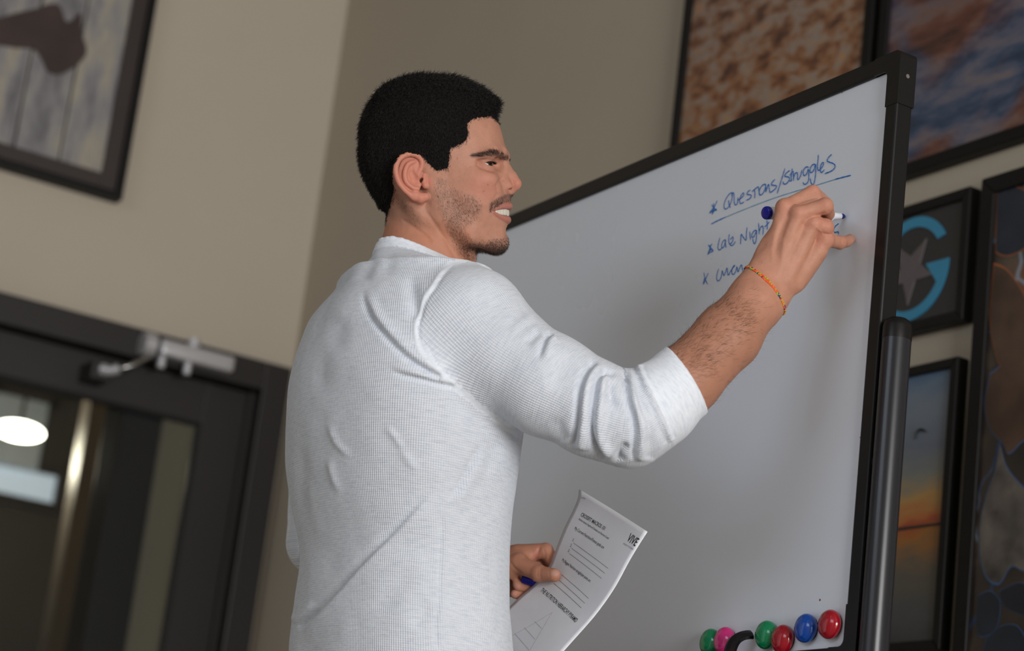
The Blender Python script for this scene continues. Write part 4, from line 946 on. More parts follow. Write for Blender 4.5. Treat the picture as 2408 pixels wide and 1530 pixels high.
# ---- hair: a dark cap of combed-through hair plus single strands
def strands(name, root, d1, d2, ln, rad, mat, parent):
    """root (n,3), first and second direction, length, base radius -> thin three-sided bent spikes"""
    n = len(root); a_ = np.cross(d1, [0.3, 0.5, 0.81]); a_ /= np.linalg.norm(a_, axis=1)[:, None]+1e-9; b_ = np.cross(d1, a_)
    m1 = root+d1*(ln*.5)[:, None]; tip = m1+d2*(ln*.5)[:, None]; V = []
    for cen, rr in ((root, rad), (m1, rad*.75)):
        for k in range(3): V.append(cen+(a_*math.cos(2.094*k)+b_*math.sin(2.094*k))*np.broadcast_to(rr, (n,))[:, None])
    V.append(tip); V = np.stack(V, 1).reshape(-1, 3); o = (np.arange(n)*7)[:, None]; F_ = []
    for k in range(3):
        j = (k+1) % 3; F_ += [o+np.array([[k, j, 3+j]]), o+np.array([[k, 3+j, 3+k]]), o+np.array([[3+k, 3+j, 6]])]
    return np_mesh(name, V, np.concatenate(F_), mat, parent, smooth=True)
def unit(v): return v/(np.linalg.norm(v, axis=1)[:, None]+1e-9)
def hair_mat(name, col, rough):
    t = NT(name); co = t.obj(); n1 = t.n('ShaderNodeTexNoise', Scale=420.0, Detail=2.0); t.l(co, n1.inputs['Vector'])
    t.l(t.ramp(n1.outputs['Fac'], [(.35, tuple(c*.55 for c in col[:3])+(1,)), (.65, tuple(c*1.5 for c in col[:3])+(1,))]).outputs[0], t.b.inputs['Base Color'])
    t.b.inputs['Roughness'].default_value = rough; t.b.inputs['Specular IOR Level'].default_value = .35; t.bump(n1.outputs['Fac'], .7, .0015); return t.m
M_hair = hair_mat('black_hair', (.006, .0054, .0052), .42); M_temple = hair_mat('dark_temple_hair', (.016, .0145, .0135), .5); M_beardm = hair_mat('dark_stubble', (.055, .042, .036), .65)
OUTL = np.array([(297, 1160), (240, 1020), (180, 910), (135, 810), (115, 700), (120, 600), (130, 480), (155, 390), (200, 310), (250, 240), (330, 185), (420, 145), (520, 125), (620, 120), (740, 130), (850, 155), (930, 190), (1010, 230), (1070, 280), (1115, 330), (1130, 390), (1120, 440), (1112, 470)], float)
oa = np.arctan2(640-OUTL[:, 1], OUTL[:, 0]-640); oa = np.where(oa < -.8, oa+2*math.pi, oa); orr = np.hypot(OUTL[:, 0]-640, 640-OUTL[:, 1])
sk = np.abs(HV[:, 1]) < 22; va_ = np.arctan2(640-rcy, rcx-640); va_ = np.where(va_ < -.8, va_+2*math.pi, va_); vrr = np.hypot(rcx-640, 640-rcy)
bins = np.linspace(-.8, 5.4, 90); bi = np.digitize(va_, bins); srad = np.array([vrr[bi == k].max() if (bi == k).any() else 400 for k in range(91)])
tsil = np.interp(va_, oa[::-1], orr[::-1])-srad[bi]
pdh = poly_dist(hcx, hcy, HAIRL)+9*vnoise(HV, .35, 61)*(hs[:, 1] < -20)
wside = sstep(.45, .95, np.abs(HV[:, 1])/75)
Tm = (np.clip(tsil*KH-2.2, 1.2, 22)*(1-wside)+wside*np.interp(hcy, [200, 500, 800, 1150], [10, 6.0, 3.8, 1.6]))
Tm = Tm*(sstep(-4, 75, pdh)*(1-wside)+wside*sstep(-4, 190, pdh))
frontq = np.exp(-(((hcx-1075)/110)**2+((hcy-400)/90)**2))
keepv = pdh > -4; fk = keepv[HQ].all(1)
used = np.unique(HQ[fk]); remap = -np.ones(len(HV), int); remap[used] = np.arange(len(used))
hdir = HN+np.array([.30, 0, .05])*frontq[:, None]
CV = HV+hdir*(Tm*(1+.10*vnoise(HV, .16, 40)+.12*vnoise(HV*np.array([1, 1, .4]), .5, 41))+.15)[:, None]
M_cap = hair_mat('black_hair_base', (.007, .0063, .006), .85); M_cap.node_tree.nodes['Principled BSDF'].inputs['Specular IOR Level'].default_value = .08
np_mesh('hair', hworld(CV[used]), remap[HQ[fk]], M_cap, person)
hi_ = used[pdh[used] > 0]; pick = rng.choice(hi_, 20000)
rn = HN[pick]; side = wside[pick][:, None]; back = sstep(420, 200, hcx[pick])[:, None]
frt = sstep(860, 1040, hcx[pick])[:, None]
flow = (1-side)*(np.array([[.75, 0, .10]])*(1-frt)+np.array([[.45, 0, -.35]])*frt)*(1-back)+side*np.array([[-.05, 0, -.9]])+back*np.array([[-.2, 0, -.8]])*(1-side)
j = rng.normal(0, .28, (len(pick), 3))
d1 = unit(rn*.62+flow*.9+j); d2 = unit(rn*.30+flow*1.1+j*1.4)
ln = (np.interp(hcy[pick], [150, 450, 800, 1150], [10.0, 8.5, 6.5, 3.0])*(1-.35*wside[pick])*rng.uniform(.6, 1.25, len(pick)))/1000*sstep(-5, 50, pdh[pick]+12)
root = hworld(CV[pick]+rng.normal(0, .35, (len(pick), 3))-rn*1.0); W = lambda v: v@HM.T
strands('hair_strands', root, W(d1), W(d2), ln, .00026, M_hair, person)['kind'] = 'stuff'
# denser flat strands on the temples and sides
sd_i = hi_[(wside[hi_] > .25) & (pdh[hi_] < 330)]; pick = rng.choice(sd_i, 9000); rn = HN[pick]; j = rng.normal(0, .20, (len(pick), 3)); fl = np.array([[-.22, 0, -1.0]])
d1 = unit(rn*.30+fl+j); strands('hair_strands', hworld(CV[pick]-rn*.3), W(d1), W(unit(fl+rn*.12+j*1.5)), rng.uniform(.004, .008, len(pick)), .00017, M_temple, person)['kind'] = 'stuff'
# hairline wisps growing straight from the skin
edge_ = np.where((pdh > -14) & (pdh < 16) & ~((hcx > 370) & (hcx < 640) & (hcy > 640) & (hs[:, 1] < -60)))[0]; pick = rng.choice(edge_, 1500); rn = HN[pick]
fl = np.where((hcx[pick] > 1000)[:, None], np.array([[.5, 0, -.25]]), np.array([[.10, 0, -1.0]])); fl = np.where((hcx[pick] < 480)[:, None], np.array([[.15, 0, -.9]]), fl)
j = rng.normal(0, .25, (len(pick), 3)); d1 = unit(rn*.35+fl+j)
strands('hair_strands', hworld(HV[pick]), W(d1), W(unit(d1+j)), rng.uniform(.002, .0055, len(pick)), .00014, M_hair, person)['kind'] = 'stuff'
# eyebrows
BR = np.array(smooth_path(np.array([(911, 695), (980, 688), (1050, 680), (1105, 694), (1148, 714)], float), 8))
for sg in (1, -1):
    D, Sg, Tt = line_dist(hcx, hcy, BR); wd = np.interp(Tt, [0, .3, .6, .9, 1], [4, 12, 22, 21, 13])
    ok = np.where((D < wd) & (HV[:, 1]*sg < -3))[0]; pick = rng.choice(ok, 1000); rn = HN[pick]
    tt = Tt[pick][:, None]; fl = (np.array([[-.75, -.35*sg, .05]])*(1-tt)+np.array([[-.35, -.2*sg, .50]])*tt)
    fl = fl-np.sign(Sg[pick])[:, None]*np.array([[0, 0, .0]])+rng.normal(0, .16, (len(pick), 3)); d1 = unit(rn*.30+fl)
    strands('eyebrow', hworld(HV[pick]), W(d1), W(unit(fl+rn*.1)), rng.uniform(.004, .008, len(pick)), .00012, M_temple, person)['kind'] = 'stuff'
# stubble beard, moustache, nape
dens = mb*(.35+.65*np.clip(blob(800, 1050, 170)+blob(1010, 1330, 130)+blob(880, 1330, 90), 0, 1))
dens[poly_dist(hcx, hcy, BEARD) < -14] = 0
def grow(name, prob, n, flow, lift, l0, l1, rad):
    p_ = np.maximum(prob, 0); p_ = p_/p_.sum(); pick = rng.choice(len(HV), n, p=p_); rn = HN[pick]; fl = flow(hcx[pick], hcy[pick], HV[pick])
    j = rng.normal(0, .32, (n, 3)); d1 = unit(rn*lift+fl+j); d2 = unit(rn*lift*.4+fl+j*1.8)
    o = strands(name, hworld(HV[pick]-rn*.2), W(d1), W(d2), rng.uniform(l0, l1, n), rad, M_beardm, person); o['kind'] = 'stuff'; return o
mf = lambda y: np.sign(y)
grow('beard', dens, 8000, lambda x, y, v: np.stack([np.interp(y, [850, 1150, 1330], [.15, .55, .35]), 0*x, np.interp(y, [850, 1150, 1330], [-1, -.7, -.9])], 1), .16, .0025, .0060, .00008)
grow('moustache', mm*(poly_dist(hcx, hcy, MOUST) > -4), 1300, lambda x, y, v: np.stack([0*x-.25, 0*x, 0*x-1.0], 1), .25, .0025, .0050, .00012)
grow('chin_beard', blob(1075, 1340, 75)*(hcy > 1255), 1000, lambda x, y, v: np.stack([0*x+.35, 0*x, 0*x-.9], 1), .55, .0025, .005, .00015)
grow('nape_hair', mn, 900, lambda x, y, v: np.stack([0*x+.45, 0*x, 0*x-.8], 1), .15, .0016, .0038, .00012)
# lashes
lz = np.linspace(-1.0, .35, 46); fw_ = np.array([math.cos(.20), -math.sin(.20), 0]); sd_ = np.array([math.sin(.20), math.cos(.20), 0])
for sg in (1, -1):
    el = .02-.06*lz+.19*(1-((lz+.25)/1.0)**2); q = (np.cos(el)[:, None]*(np.cos(lz)[:, None]*fw_+np.sin(lz)[:, None]*sd_)+np.sin(el)[:, None]*np.array([0, 0, 1.]))
    rt = EYE+q*13.4; d1 = unit(q+np.array([.35, -.1, -.12])); d2 = unit(q+np.array([.35, -.1, .5]))
    if sg < 0: rt = rt*[1, -1, 1]; d1 = d1*[1, -1, 1]; d2 = d2*[1, -1, 1]
    strands('eyelashes', hworld(rt), W(d1), W(d2), np.full(len(rt), .0062), .00022, M_hair, person)['kind'] = 'stuff'
# forearm hair
rpx, rpy, rd = pix(RV); ax_ = unit((np.array(ARMC[4])-np.array(ARMC[1]))[None])[0]
along = (RV-np.array(ARMC[1]))@ax_; pr_ = sstep(.02, .06, along)*sstep(.215, .14, along)*(1-.97*sstep(-.15, .45, RN@(-U*.8+R*.6)))
pick = rng.choice(len(RV), 4200, p=pr_/pr_.sum()); j = rng.normal(0, .25, (len(pick), 3)); fl = -ax_*0+(U*-.35+R*.15)+ax_*.65
d1 = unit(RN[pick]*.16+fl+j*.8); strands('arm_hair', RV[pick], d1, unit(fl+j*1.4+RN[pick]*.05), rng.uniform(.006, .014, len(pick)), .00009, M_temple, person)['kind'] = 'stuff'

# ================================================================== clothes
ROWS = [(690, 800, 1150, 3.095), (740, 742, 1180, 3.09), (785, 716, 1200, 3.08), (861, 690, 1222, 3.07), (922, 674, 1230, 3.06), (1013, 667, 1222, 3.06), (1100, 670, 1209, 3.06), (1208, 686, 1194, 3.06), (1322, 708, 1189, 3.06), (1409, 694, 1188, 3.06), (1530, 680, 1200, 3.06), (1720, 672, 1214, 3.06)]
tz_, tx_, ty_, ta_, tb_ = [], [], [], [], []
for py_, xl_, xr_, dd in ROWS:
    c = P((xl_+xr_)/2, py_, dd); b_ = (xr_-xl_)/2*dd/FPX/1.16; tz_.append(c[2]); tx_.append(c[0]); ty_.append(c[1]); ta_.append(1.45*b_); tb_.append(b_)
TZ = np.array(tz_)[::-1]; TX = np.array(tx_)[::-1]; TY = np.array(ty_)[::-1]; TA = np.array(ta_)[::-1]; TB = np.array(tb_)[::-1]
zq = np.linspace(TZ[0], TZ[-1], 60)
def smo(a):
    y = np.interp(zq, TZ, a); k = np.array([1, 2, 3, 2, 1])/9.; return np.convolve(np.pad(y, 2, mode='edge'), k, 'valid')
TXs, TYs, TAs, TBs = smo(TX), smo(TY), smo(TA), smo(TB)
HEM = TZ[0]+.004
SHR, SHL, NKB = P(1112, 762, 2.955), P(868, 756, 3.25), P(985, 705, 3.09)
ARM = [P(1112, 762, 2.955), P(1185, 842, 2.925), P(1290, 905, 2.895), P(1400, 962, 2.872), P(1478, 988, 2.866), P(1540, 952, 2.878), P(1613, 891, 2.903), P(1660, 842, 2.915)]
ARMR = [.073, .070, .0665, .0615, .0590, .0535, .0480, .0455]
LARM = [P(868, 758, 3.25), P(770, 1000, 3.31), P(755, 1275, 3.33), P(950, 1300, 3.30), P(1110, 1318, 3.262)]
LARMR = [.058, .056, .050, .046, .040]
NC = (P(900, 578, 3.10)+P(1062, 622, 3.10))/2
cN, cL, cR = P(955, 552, 3.036), P(890, 585, 3.092), P(1055, 612, 3.040)
CPN = np.cross(cR-cL, cN-cL); CPN /= np.linalg.norm(CPN); CPN = CPN if CPN[2] > 0 else -CPN
CFN = .861*R+.508*U+.08*A; CFN /= np.linalg.norm(CFN); CFP = P(1614, 889, 2.903)
def torso_sdf(p):
    z = p[:, 2]; x0, y0, a_, b_ = [np.interp(z, zq, q).astype(f32) for q in (TXs, TYs, TAs, TBs)]
    l, q = np.abs(p[:, 0]-x0)/a_, np.abs(p[:, 1]-y0)/b_; m = (l**2.35+q**2.35)**(1/2.35)
    return np.maximum((m-1)*b_*1.05, np.maximum(z-zq[-1]-.01, HEM-z))
def arm_sdf(p): return chain(p, ARM, ARMR, .012)
def shirt_sdf(p):
    p = np.asarray(p, f32)
    d = torso_sdf(p)
    yk = smin(cone(p, NKB, SHR, .066, .066), cone(p, NKB, SHL, .058, .048), .04)
    yk = smin(yk, chain(p, [P(970, 560, 3.095), P(978, 640, 3.095), P(985, 720, 3.09)], [.0520, .0560, .078], .02), .035)
    yk = smin(yk, ell(p, P(915, 810, 3.03), (.09, .07, .10)), .05)
    d = smin(d, yk, .045)
    d = smin(d, chain(p, LARM, LARMR, .01), .018)
    a_ = np.maximum(arm_sdf(p), (p-CFP.astype(f32))@CFN.astype(f32))
    d = smin(d, a_, .022)
    return np.maximum(d, (p-cN.astype(f32))@CPN.astype(f32))
allp = np.array(ARM+LARM+[np.array([TX.min()-.22, TY.min()-.2, HEM]), np.array([TX.max()+.22, TY.max()+.2, HEM]), cN])
SV, SQ = mesh_sdf(shirt_sdf, allp.min(0)-.085, allp.max(0)+.085, .0026)
SV = relax(SV, SQ, 2, .5); SN = vnormals(SV, SQ)
spx, spy, sd__ = pix(SV); vdir = (SV-CAM)/np.linalg.norm(SV-CAM, axis=1)[:, None]; fc_ = sstep(-.5, -.1, -(SN*vdir).sum(1))
fa, ft = arm_sdf(SV.astype(f32)), torso_sdf(SV.astype(f32))
# position along and around the sleeve
AP = smooth_path(np.array([ARM[0]-(ARM[1]-ARM[0])*1.6]+ARM), 8); e_prev = None; best = np.full(len(SV), 9.); su = np.zeros(len(SV)); sv = np.zeros(len(SV)); acc = 0.
for i in range(len(AP)-1):
    e = AP[i+1]-AP[i]; L_ = np.linalg.norm(e); e = e/L_; q = SV-AP[i]; t_ = np.clip(q@e, 0, L_); r_ = q-t_[:, None]*e; dd = np.linalg.norm(r_, axis=1)
    e1 = (va if e_prev is None else e_prev); e1 = e1-e*(e1@e); e1 /= np.linalg.norm(e1); e_prev = e1; e2 = np.cross(e, e1); m = dd < best
    best = np.where(m, dd, best); su = np.where(m, np.arctan2(r_@e2, -(r_@e1))*.060, su); sv = np.where(m, acc+t_, sv); acc += L_
SEAM = smooth_path(np.array([(1062, 619), (1034, 645), (1017, 672), (996, 702), (982, 740), (976, 778), (984, 815), (1010, 850), (1060, 900)], float), 5)
issl = poly_dist(spx, spy, list(map(tuple, SEAM))+[(1200, 1010), (1400, 1100), (1700, 1100), (1700, 700), (1300, 640), (1130, 600)]) > 0
issl &= (fa < .03)
zc_t = np.interp(SV[:, 2], zq, TXs), np.interp(SV[:, 2], zq, TYs)
tu = np.arctan2(SV[:, 1]-zc_t[1], SV[:, 0]-zc_t[0]); tu = np.where(tu > 2.2, tu-2*math.pi, tu)*.165
wuv = np.zeros((len(SV), 3)); wuv[:, 0] = np.where(issl, su, tu); wuv[:, 1] = np.where(issl, sv, SV[:, 2]); wuv[:, 2] = issl
cuffd = (SV-CFP)@CFN; colld = (SV-cN)@CPN
S = np.zeros(len(SV))
def fold(pts, amp, w_, kind='v', fx=None, e0=.12, e1=.12):
    """amp in mm, width in px; v valley, r ridge, f fold (ridge to one side of a valley), g the other side"""
    pts = [fx(q) for q in pts] if fx else pts; D, Sg, Tt = line_dist(spx, spy, smooth_path(np.array(pts, float), 5)); x = D*Sg/w_
    if kind == 'v': h_ = -np.exp(-x*x)
    elif kind == 'r': h_ = np.exp(-x*x)
    elif kind == 't': x = -x; h_ = np.exp(-np.maximum(x, 0)/3.5)*sstep(-.45, .45, x)-.40*np.exp(-((x+.9)/.9)**2)
    elif kind == 'f': h_ = .75*np.exp(-((x-1.25)/1.0)**2)-1.0*np.exp(-(x/.55)**2)
    else: h_ = .75*np.exp(-((x+1.25)/1.0)**2)-1.0*np.exp(-(x/.55)**2)
    return 1.55*amp*.001*h_*sstep(0, e0, Tt)*sstep(0, e1, 1-Tt)
CB = lambda q: (640+q[0]/2.638, 520+q[1]/2.638); CC = lambda q: (1150+q[0]/2.887, 600+q[1]/2.887); CD = lambda q: (640+q[0]/2.886, 1000+q[1]/2.886)
S += fold([(560, 400), (575, 500), (620, 600), (700, 705), (800, 812), (900, 892), (1000, 950), (1060, 975)], 4.2, 12, 'g', CB, .25, .04)
S += fold([(700, 915), (780, 945), (860, 966), (1000, 1000), (1130, 1032)], 3.2, 10, 'g', CB, .35, .03)
S += fold([(840, 320), (868, 430), (885, 560), (890, 640)], 4.0, 16, 'v', CB, .3, .3)
S += fold([(640, 190), (590, 290), (555, 400)], 2.5, 18, 'v', CB, .3, .3); S += fold([(760, 180), (720, 260), (690, 350)], 2.0, 16, 'v', CB, .4, .4)
S += fold([(450, 560), (400, 700), (380, 850)], 2.5, 24, 'v', CB, .4, .4); S += fold([(330, 700), (300, 900), (310, 1100)], 2.0, 18, 'v', CB, .4, .4)
S += fold([(350, 1240), (400, 1370), (500, 1470)], 1.6, 8, 'r', CB, .3, .3); S += fold([(690, 1250), (760, 1340), (830, 1440)], 1.3, 8, 'r', CB, .4, .4)
S += fold([(1150, 380), (870, 690), (700, 868), (560, 1012), (420, 1165), (300, 1290), (160, 1420)], 3.4, 11, 't', CD, .25, .15)
S += fold([(1420, 110), (1350, 260), (1270, 410), (1190, 530)], 2.2, 15, 'g', CD, .25, .25)
S += fold([(1160, 590), (1150, 720), (1140, 900), (1130, 1200), (1110, 1350), (1120, 1530)], 1.2, 5, 'v', CD, .1, .05)
S += fold([(1010, 930), (900, 1050), (780, 1180), (700, 1300)], 2.2, 26, 'v', CD, .4, .4); S += fold([(1080, 1180), (1020, 1280), (960, 1400)], 2.0, 20, 'v', CD, .4, .4)
S += fold([(380, 200), (430, 380), (480, 480)], 1.8, 9, 'r', CD, .3, .4); S += fold([(850, 150), (930, 240), (1000, 330)], 1.2, 10, 'r', CD, .4, .4)
S += fold([(190, 100), (200, 400), (200, 700)], 2.0, 14, 'v', CD, .3, .3); S += fold([(330, 1230), (240, 1310), (170, 1370)], 3.0, 12, 'f', CD, .3, .1)
S += fold([(1560, 60), (1500, 200), (1440, 350)], 2.0, 22, 'v', CD, .3, .4)
# sleeve
S += fold([(735, 690), (655, 800), (618, 900), (606, 1000), (592, 1150), (566, 1310)], 5.5, 13, 'g', CC, .12, .06)
S += fold([(822, 755), (742, 830), (716, 950), (700, 1080), (696, 1180), (722, 1300), (800, 1400)], 6.0, 13, 'g', CC, .08, .05)
S += fold([(832, 765), (815, 850), (828, 960), (850, 1060)], 4.0, 10, 'v', CC, .1, .3)
S += fold([(925, 765), (935, 870), (950, 1000), (985, 1130), (990, 1260), (975, 1400)], 5.5, 12, 'g', CC, .08, .08)
S += fold([(965, 770), (1000, 890), (1040, 1040), (1075, 1160)], 3.5, 9, 'v', CC, .1, .35)
S += fold([(890, 1400), (880, 1350), (910, 1310), (960, 1285)], 5.0, 9, 'v', CC, .05, .3)
S += fold([(1010, 740), (1065, 880), (1122, 1000), (1180, 1130), (1238, 1265)], 2.6, 8, 'r', CC, .03, .03); S += fold([(1035, 740), (1090, 875), (1147, 995), (1205, 1125), (1258, 1250)], 1.6, 5, 'v', CC, .03, .03)
S += fold([(985, 745), (1040, 890), (1095, 1010), (1155, 1140), (1212, 1275)], 2.0, 6, 'v', CC, .03, .03)
S += fold([(432, 515), (385, 560), (355, 640), (330, 720)], 3.5, 12, 'g', CC, .08, .4); S += fold([(350, 505), (300, 545), (230, 610)], 3.0, 12, 'v', CC, .08, .4); S += fold([(322, 430), (250, 480), (170, 570)], 2.5, 13, 'v', CC, .08, .4)
S += fold([(260, 350), (180, 420), (120, 520)], 2.0, 14, 'v', CC, .1, .4); S += fold([(560, 660), (480, 800), (430, 950)], 2.0, 22, 'v', CC, .3, .4); S += fold([(520, 1270), (480, 1180), (460, 1080)], 2.0, 14, 'v', CC, .1, .4)
S += fold([(1075, 1385), (1090, 1300), (1060, 1200)], 2.0, 16, 'v', CC, .1, .4); S += fold([(640, 1330), (640, 1230), (660, 1130)], 1.8, 12, 'r', CC, .05, .4)
S = S*fc_
S += fold([tuple(q) for q in SEAM], 1.5, 5, 'r')*fc_; S += fold([(q[0]+7, q[1]+2) for q in SEAM], 1.2, 4, 'v')*fc_
S += .0008*np.exp(-((colld+.008)/.007)**4)-.0008*np.exp(-((colld+.0175)/.0022)**2)
S += .0016*vnoise(SV*np.array([1, 1, .6]), 14, 50)+.0009*vnoise(SV, 34, 51)
SV = SV+SN*S[:, None]; SV = relax(SV, SQ, 1, .35)
t = NT('waffle_knit'); at = t.n('ShaderNodeAttribute', attribute_name='wuv'); sp = t.t.nodes.new('ShaderNodeSeparateXYZ'); t.l(at.outputs['Vector'], sp.inputs[0])
ct = t.n('ShaderNodeAttribute', attribute_name='plain')
pu = t.math('ABSOLUTE', t.math('SINE', t.math('MULTIPLY', sp.outputs[0], math.pi/.0029))); pv = t.math('ABSOLUTE', t.math('SINE', t.math('MULTIPLY', sp.outputs[1], math.pi/.0029)))
wf = t.math('SUBTRACT', 1.0, t.math('ADD', t.math('MULTIPLY', pu, .66), t.math('MULTIPLY', pv, .34)))      # upright ribs crossed by finer courses
wf2 = t.math('MULTIPLY', wf, t.math('SUBTRACT', 1.0, ct.outputs['Fac']))
mp = t.t.nodes.new('ShaderNodeMapping'); t.l(at.outputs['Vector'], mp.inputs[0]); mp.inputs['Scale'].default_value = (60, 300, 1)
n1 = t.n('ShaderNodeTexNoise', Scale=1.0, Detail=3.0, Roughness=.7); t.l(mp.outputs[0], n1.inputs['Vector'])
n2 = t.n('ShaderNodeTexNoise', Scale=2500.0, Detail=1.0); t.l(at.outputs['Vector'], n2.inputs['Vector'])
colr = t.ramp(n1.outputs['Fac'], [(.28, srgb(208, 215, 228)), (.50, srgb(227, 233, 243)), (.72, srgb(236, 241, 248))])
pit = t.mix(t.math('MULTIPLY', t.math('SUBTRACT', 1.0, wf2), t.math('MULTIPLY', t.math('SUBTRACT', 1.0, ct.outputs['Fac']), .30)), colr.outputs[0], srgb(158, 163, 178))
t.l(pit, t.b.inputs['Base Color']); t.b.inputs['Roughness'].default_value = .9; t.b.inputs['Specular IOR Level'].default_value = .15; t.b.inputs['Sheen Weight'].default_value = .15
t.bump(t.math('ADD', wf2, t.math('MULTIPLY', n2.outputs['Fac'], .12)), .75, .0011); M_knit = t.m
seam_c = line_dist(spx, spy, smooth_path(np.array([CC(q) for q in [(1020, 740), (1075, 880), (1132, 1000), (1190, 1130), (1246, 1262)]], float), 4))
seam_d = line_dist(spx, spy, SEAM)[0]
mixf = issl[SQ].any(1) & ~issl[SQ].all(1); jump = np.zeros(len(SV)); jump[SQ[mixf].ravel()] = 1
for _ in range(1): jump[SQ[jump[SQ].any(1)].ravel()] = 1
plain = np.maximum(((sv > acc-.17) & (seam_c[1] < 0) & issl).astype(float), np.maximum((colld > -.016).astype(float), np.maximum(jump, sstep(7, 4, seam_d)*fc_)))
np_mesh('shirt', SV, SQ, M_knit, person, attrs={'wuv': wuv, 'plain': plain})

# trousers and shoes (below the frame)
M_denim = simple('dark_denim', srgb(40, 46, 60), .85, noise=.2, nscale=300, bump=.0003, bscale=900); M_shoe = simple('black_shoe', srgb(28, 28, 30), .5, noise=.1)
hx, hy = float(TX[0]), float(TY[0])
LEGS = [[(hx+sx*.09, hy, .95), (hx+sx*.105, hy+.01, .52), (hx+sx*.12, hy-.02, .08)] for sx in (1, -1)]
def jeans_sdf(p):
    d = ell(p, (hx, hy, .93), (.185, .125, .14))
    for L_ in LEGS: d = smin(d, chain(p, L_, [.095, .075, .062]), .03)
    return np.maximum(d, np.maximum(.045-p[:, 2], p[:, 2]-1.02))
JV, JQ = mesh_sdf(jeans_sdf, (hx-.27, hy-.2, .0), (hx+.27, hy+.2, 1.1), .008); np_mesh('trousers', JV, JQ, M_denim, person)
for L_ in LEGS:
    f0 = np.array([L_[2][0], L_[2][1], 0])
    def shoe_sdf(p, f0=f0):
        d = smin(chain(p, [f0+[0, -.05, .05], f0+[.0, .07, .045], f0+[.01, .16, .035]], [.045, .042, .034]), cone(p, f0+[0, -.02, .05], f0+[0, -.02, .11], .045, .045), .03)
        return np.maximum(d, .003-p[:, 2])
    JV, JQ = mesh_sdf(shoe_sdf, f0+[-.08, -.14, -.02], f0+[.09, .24, .18], .006); np_mesh('shoe', JV, JQ, M_shoe, person)

# ---- bracelet and necklace: cords of small knots laid on the skin
def ring_on(f, c, e1, e2, n, rmax):
    out = []
    for th in np.linspace(0, 2*math.pi, n, endpoint=False):
        dv = e1*math.cos(th)+e2*math.sin(th); rs = np.linspace(0, rmax, 160); v = f((c+rs[:, None]*dv).astype(f32)); k = int(np.argmax(v > 0)); out.append(c+rs[k]*dv)
    return np.array(out)
def beads(name, centers, radii, cols, mat, parent, seg=6):
    bm = bmesh.new(); bmesh.ops.create_icosphere(bm, subdivisions=1, radius=1.0); bv = np.array([v.co[:] for v in bm.verts]); bf = np.array([[v.index for v in f.verts] for f in bm.faces]); bm.free()
    V = (np.asarray(centers)[:, None, :]+np.asarray(radii)[:, None, None]*bv[None]).reshape(-1, 3); F_ = (bf[None]+(np.arange(len(centers))*len(bv))[:, None, None]).reshape(-1, 3)
    return np_mesh(name, V, F_, mat, parent, np.repeat(np.asarray(cols), len(bv), 0))
t = NT('cord_thread'); ca = t.n('ShaderNodeVertexColor'); ca.layer_name = 'col'; t.l(ca.outputs[0], t.b.inputs['Base Color']); t.b.inputs['Roughness'].default_value = .7; M_cord = t.m
wc = hp(215, 1430, 2.972); near = hp(285, 1305, 2.935); up_ = hp(20, 1165, 2.975); lowp = hp(400, 1700, 2.985)
bn = np.cross(lowp-up_, near-wc); bn /= np.linalg.norm(bn); b1 = lowp-up_; b1 /= np.linalg.norm(b1); b2 = np.cross(bn, b1)
rg = ring_on(rarm_sdf, wc, b1, b2, 160, .08); rg = np.vstack([rg, rg[:1]])
for _ in range(3): rg[1:-1] = (rg[:-2]+2*rg[1:-1]+rg[2:])/4
Lr = np.concatenate([[0], np.cumsum(np.linalg.norm(np.diff(rg, axis=0), axis=1))]); nb_ = int(Lr[-1]/.0017)
cen, rad_, col_ = [], [], []
pal = [lin(230, 92, 40), lin(230, 92, 40), lin(130, 200, 60), lin(70, 50, 110), lin(236, 120, 50)]
kn = project(hp(240, 1275, 2.95))
for k in range(nb_):
    s_ = Lr[-1]*k/nb_; c = np.array([np.interp(s_, Lr, rg[:, q]) for q in range(3)]); out = c-wc; out /= np.linalg.norm(out)
    px_, py_, _ = project(c); thick = 1+.9*math.exp(-(((px_-1803)**2+(py_-653)**2)/14**2))*(1 if project(c)[2] < project(wc)[2] else 0)
    for sg in (-1, 1):
        cen.append(c+out*.0007+bn*sg*.00075*thick); rad_.append(.00138*(1+.35*(thick-1))); col_.append(pal[rng.integers(len(pal))])
beads('bracelet', cen, rad_, col_, M_cord, person)
t = NT('gold_chain'); t.b.inputs['Base Color'].default_value = srgb(212, 160, 70); t.b.inputs['Metallic'].default_value = 1.0; t.b.inputs['Roughness'].default_value = .25; M_gold = t.m
def head_w(p): return head_sdf(((np.asarray(p, float)-h0)@HM*1000).astype(f32))/1000
nc_ = P(970, 585, 3.095); nc_ = nc_-CPN*((nc_-cN)@CPN); q1 = cR-cL; q1 = q1-CPN*(q1@CPN); q1 /= np.linalg.norm(q1); q2 = np.cross(CPN, q1)
rg = ring_on(lambda p: np.minimum(1, np.maximum(head_w(p), 0)*1000-1e-6), nc_+CPN*.001, q1, q2, 140, .13)
rg = np.vstack([rg, rg[:1]])
Lr = np.concatenate([[0], np.cumsum(np.linalg.norm(np.diff(rg, axis=0), axis=1))]); cen = np.array([[np.interp(s_, Lr, rg[:, q]) for q in range(3)] for s_ in np.arange(0, Lr[-1], .0016)])
beads('necklace', cen, np.full(len(cen), .0008), np.tile(lin(212, 160, 70), (len(cen), 1)), M_gold, person)

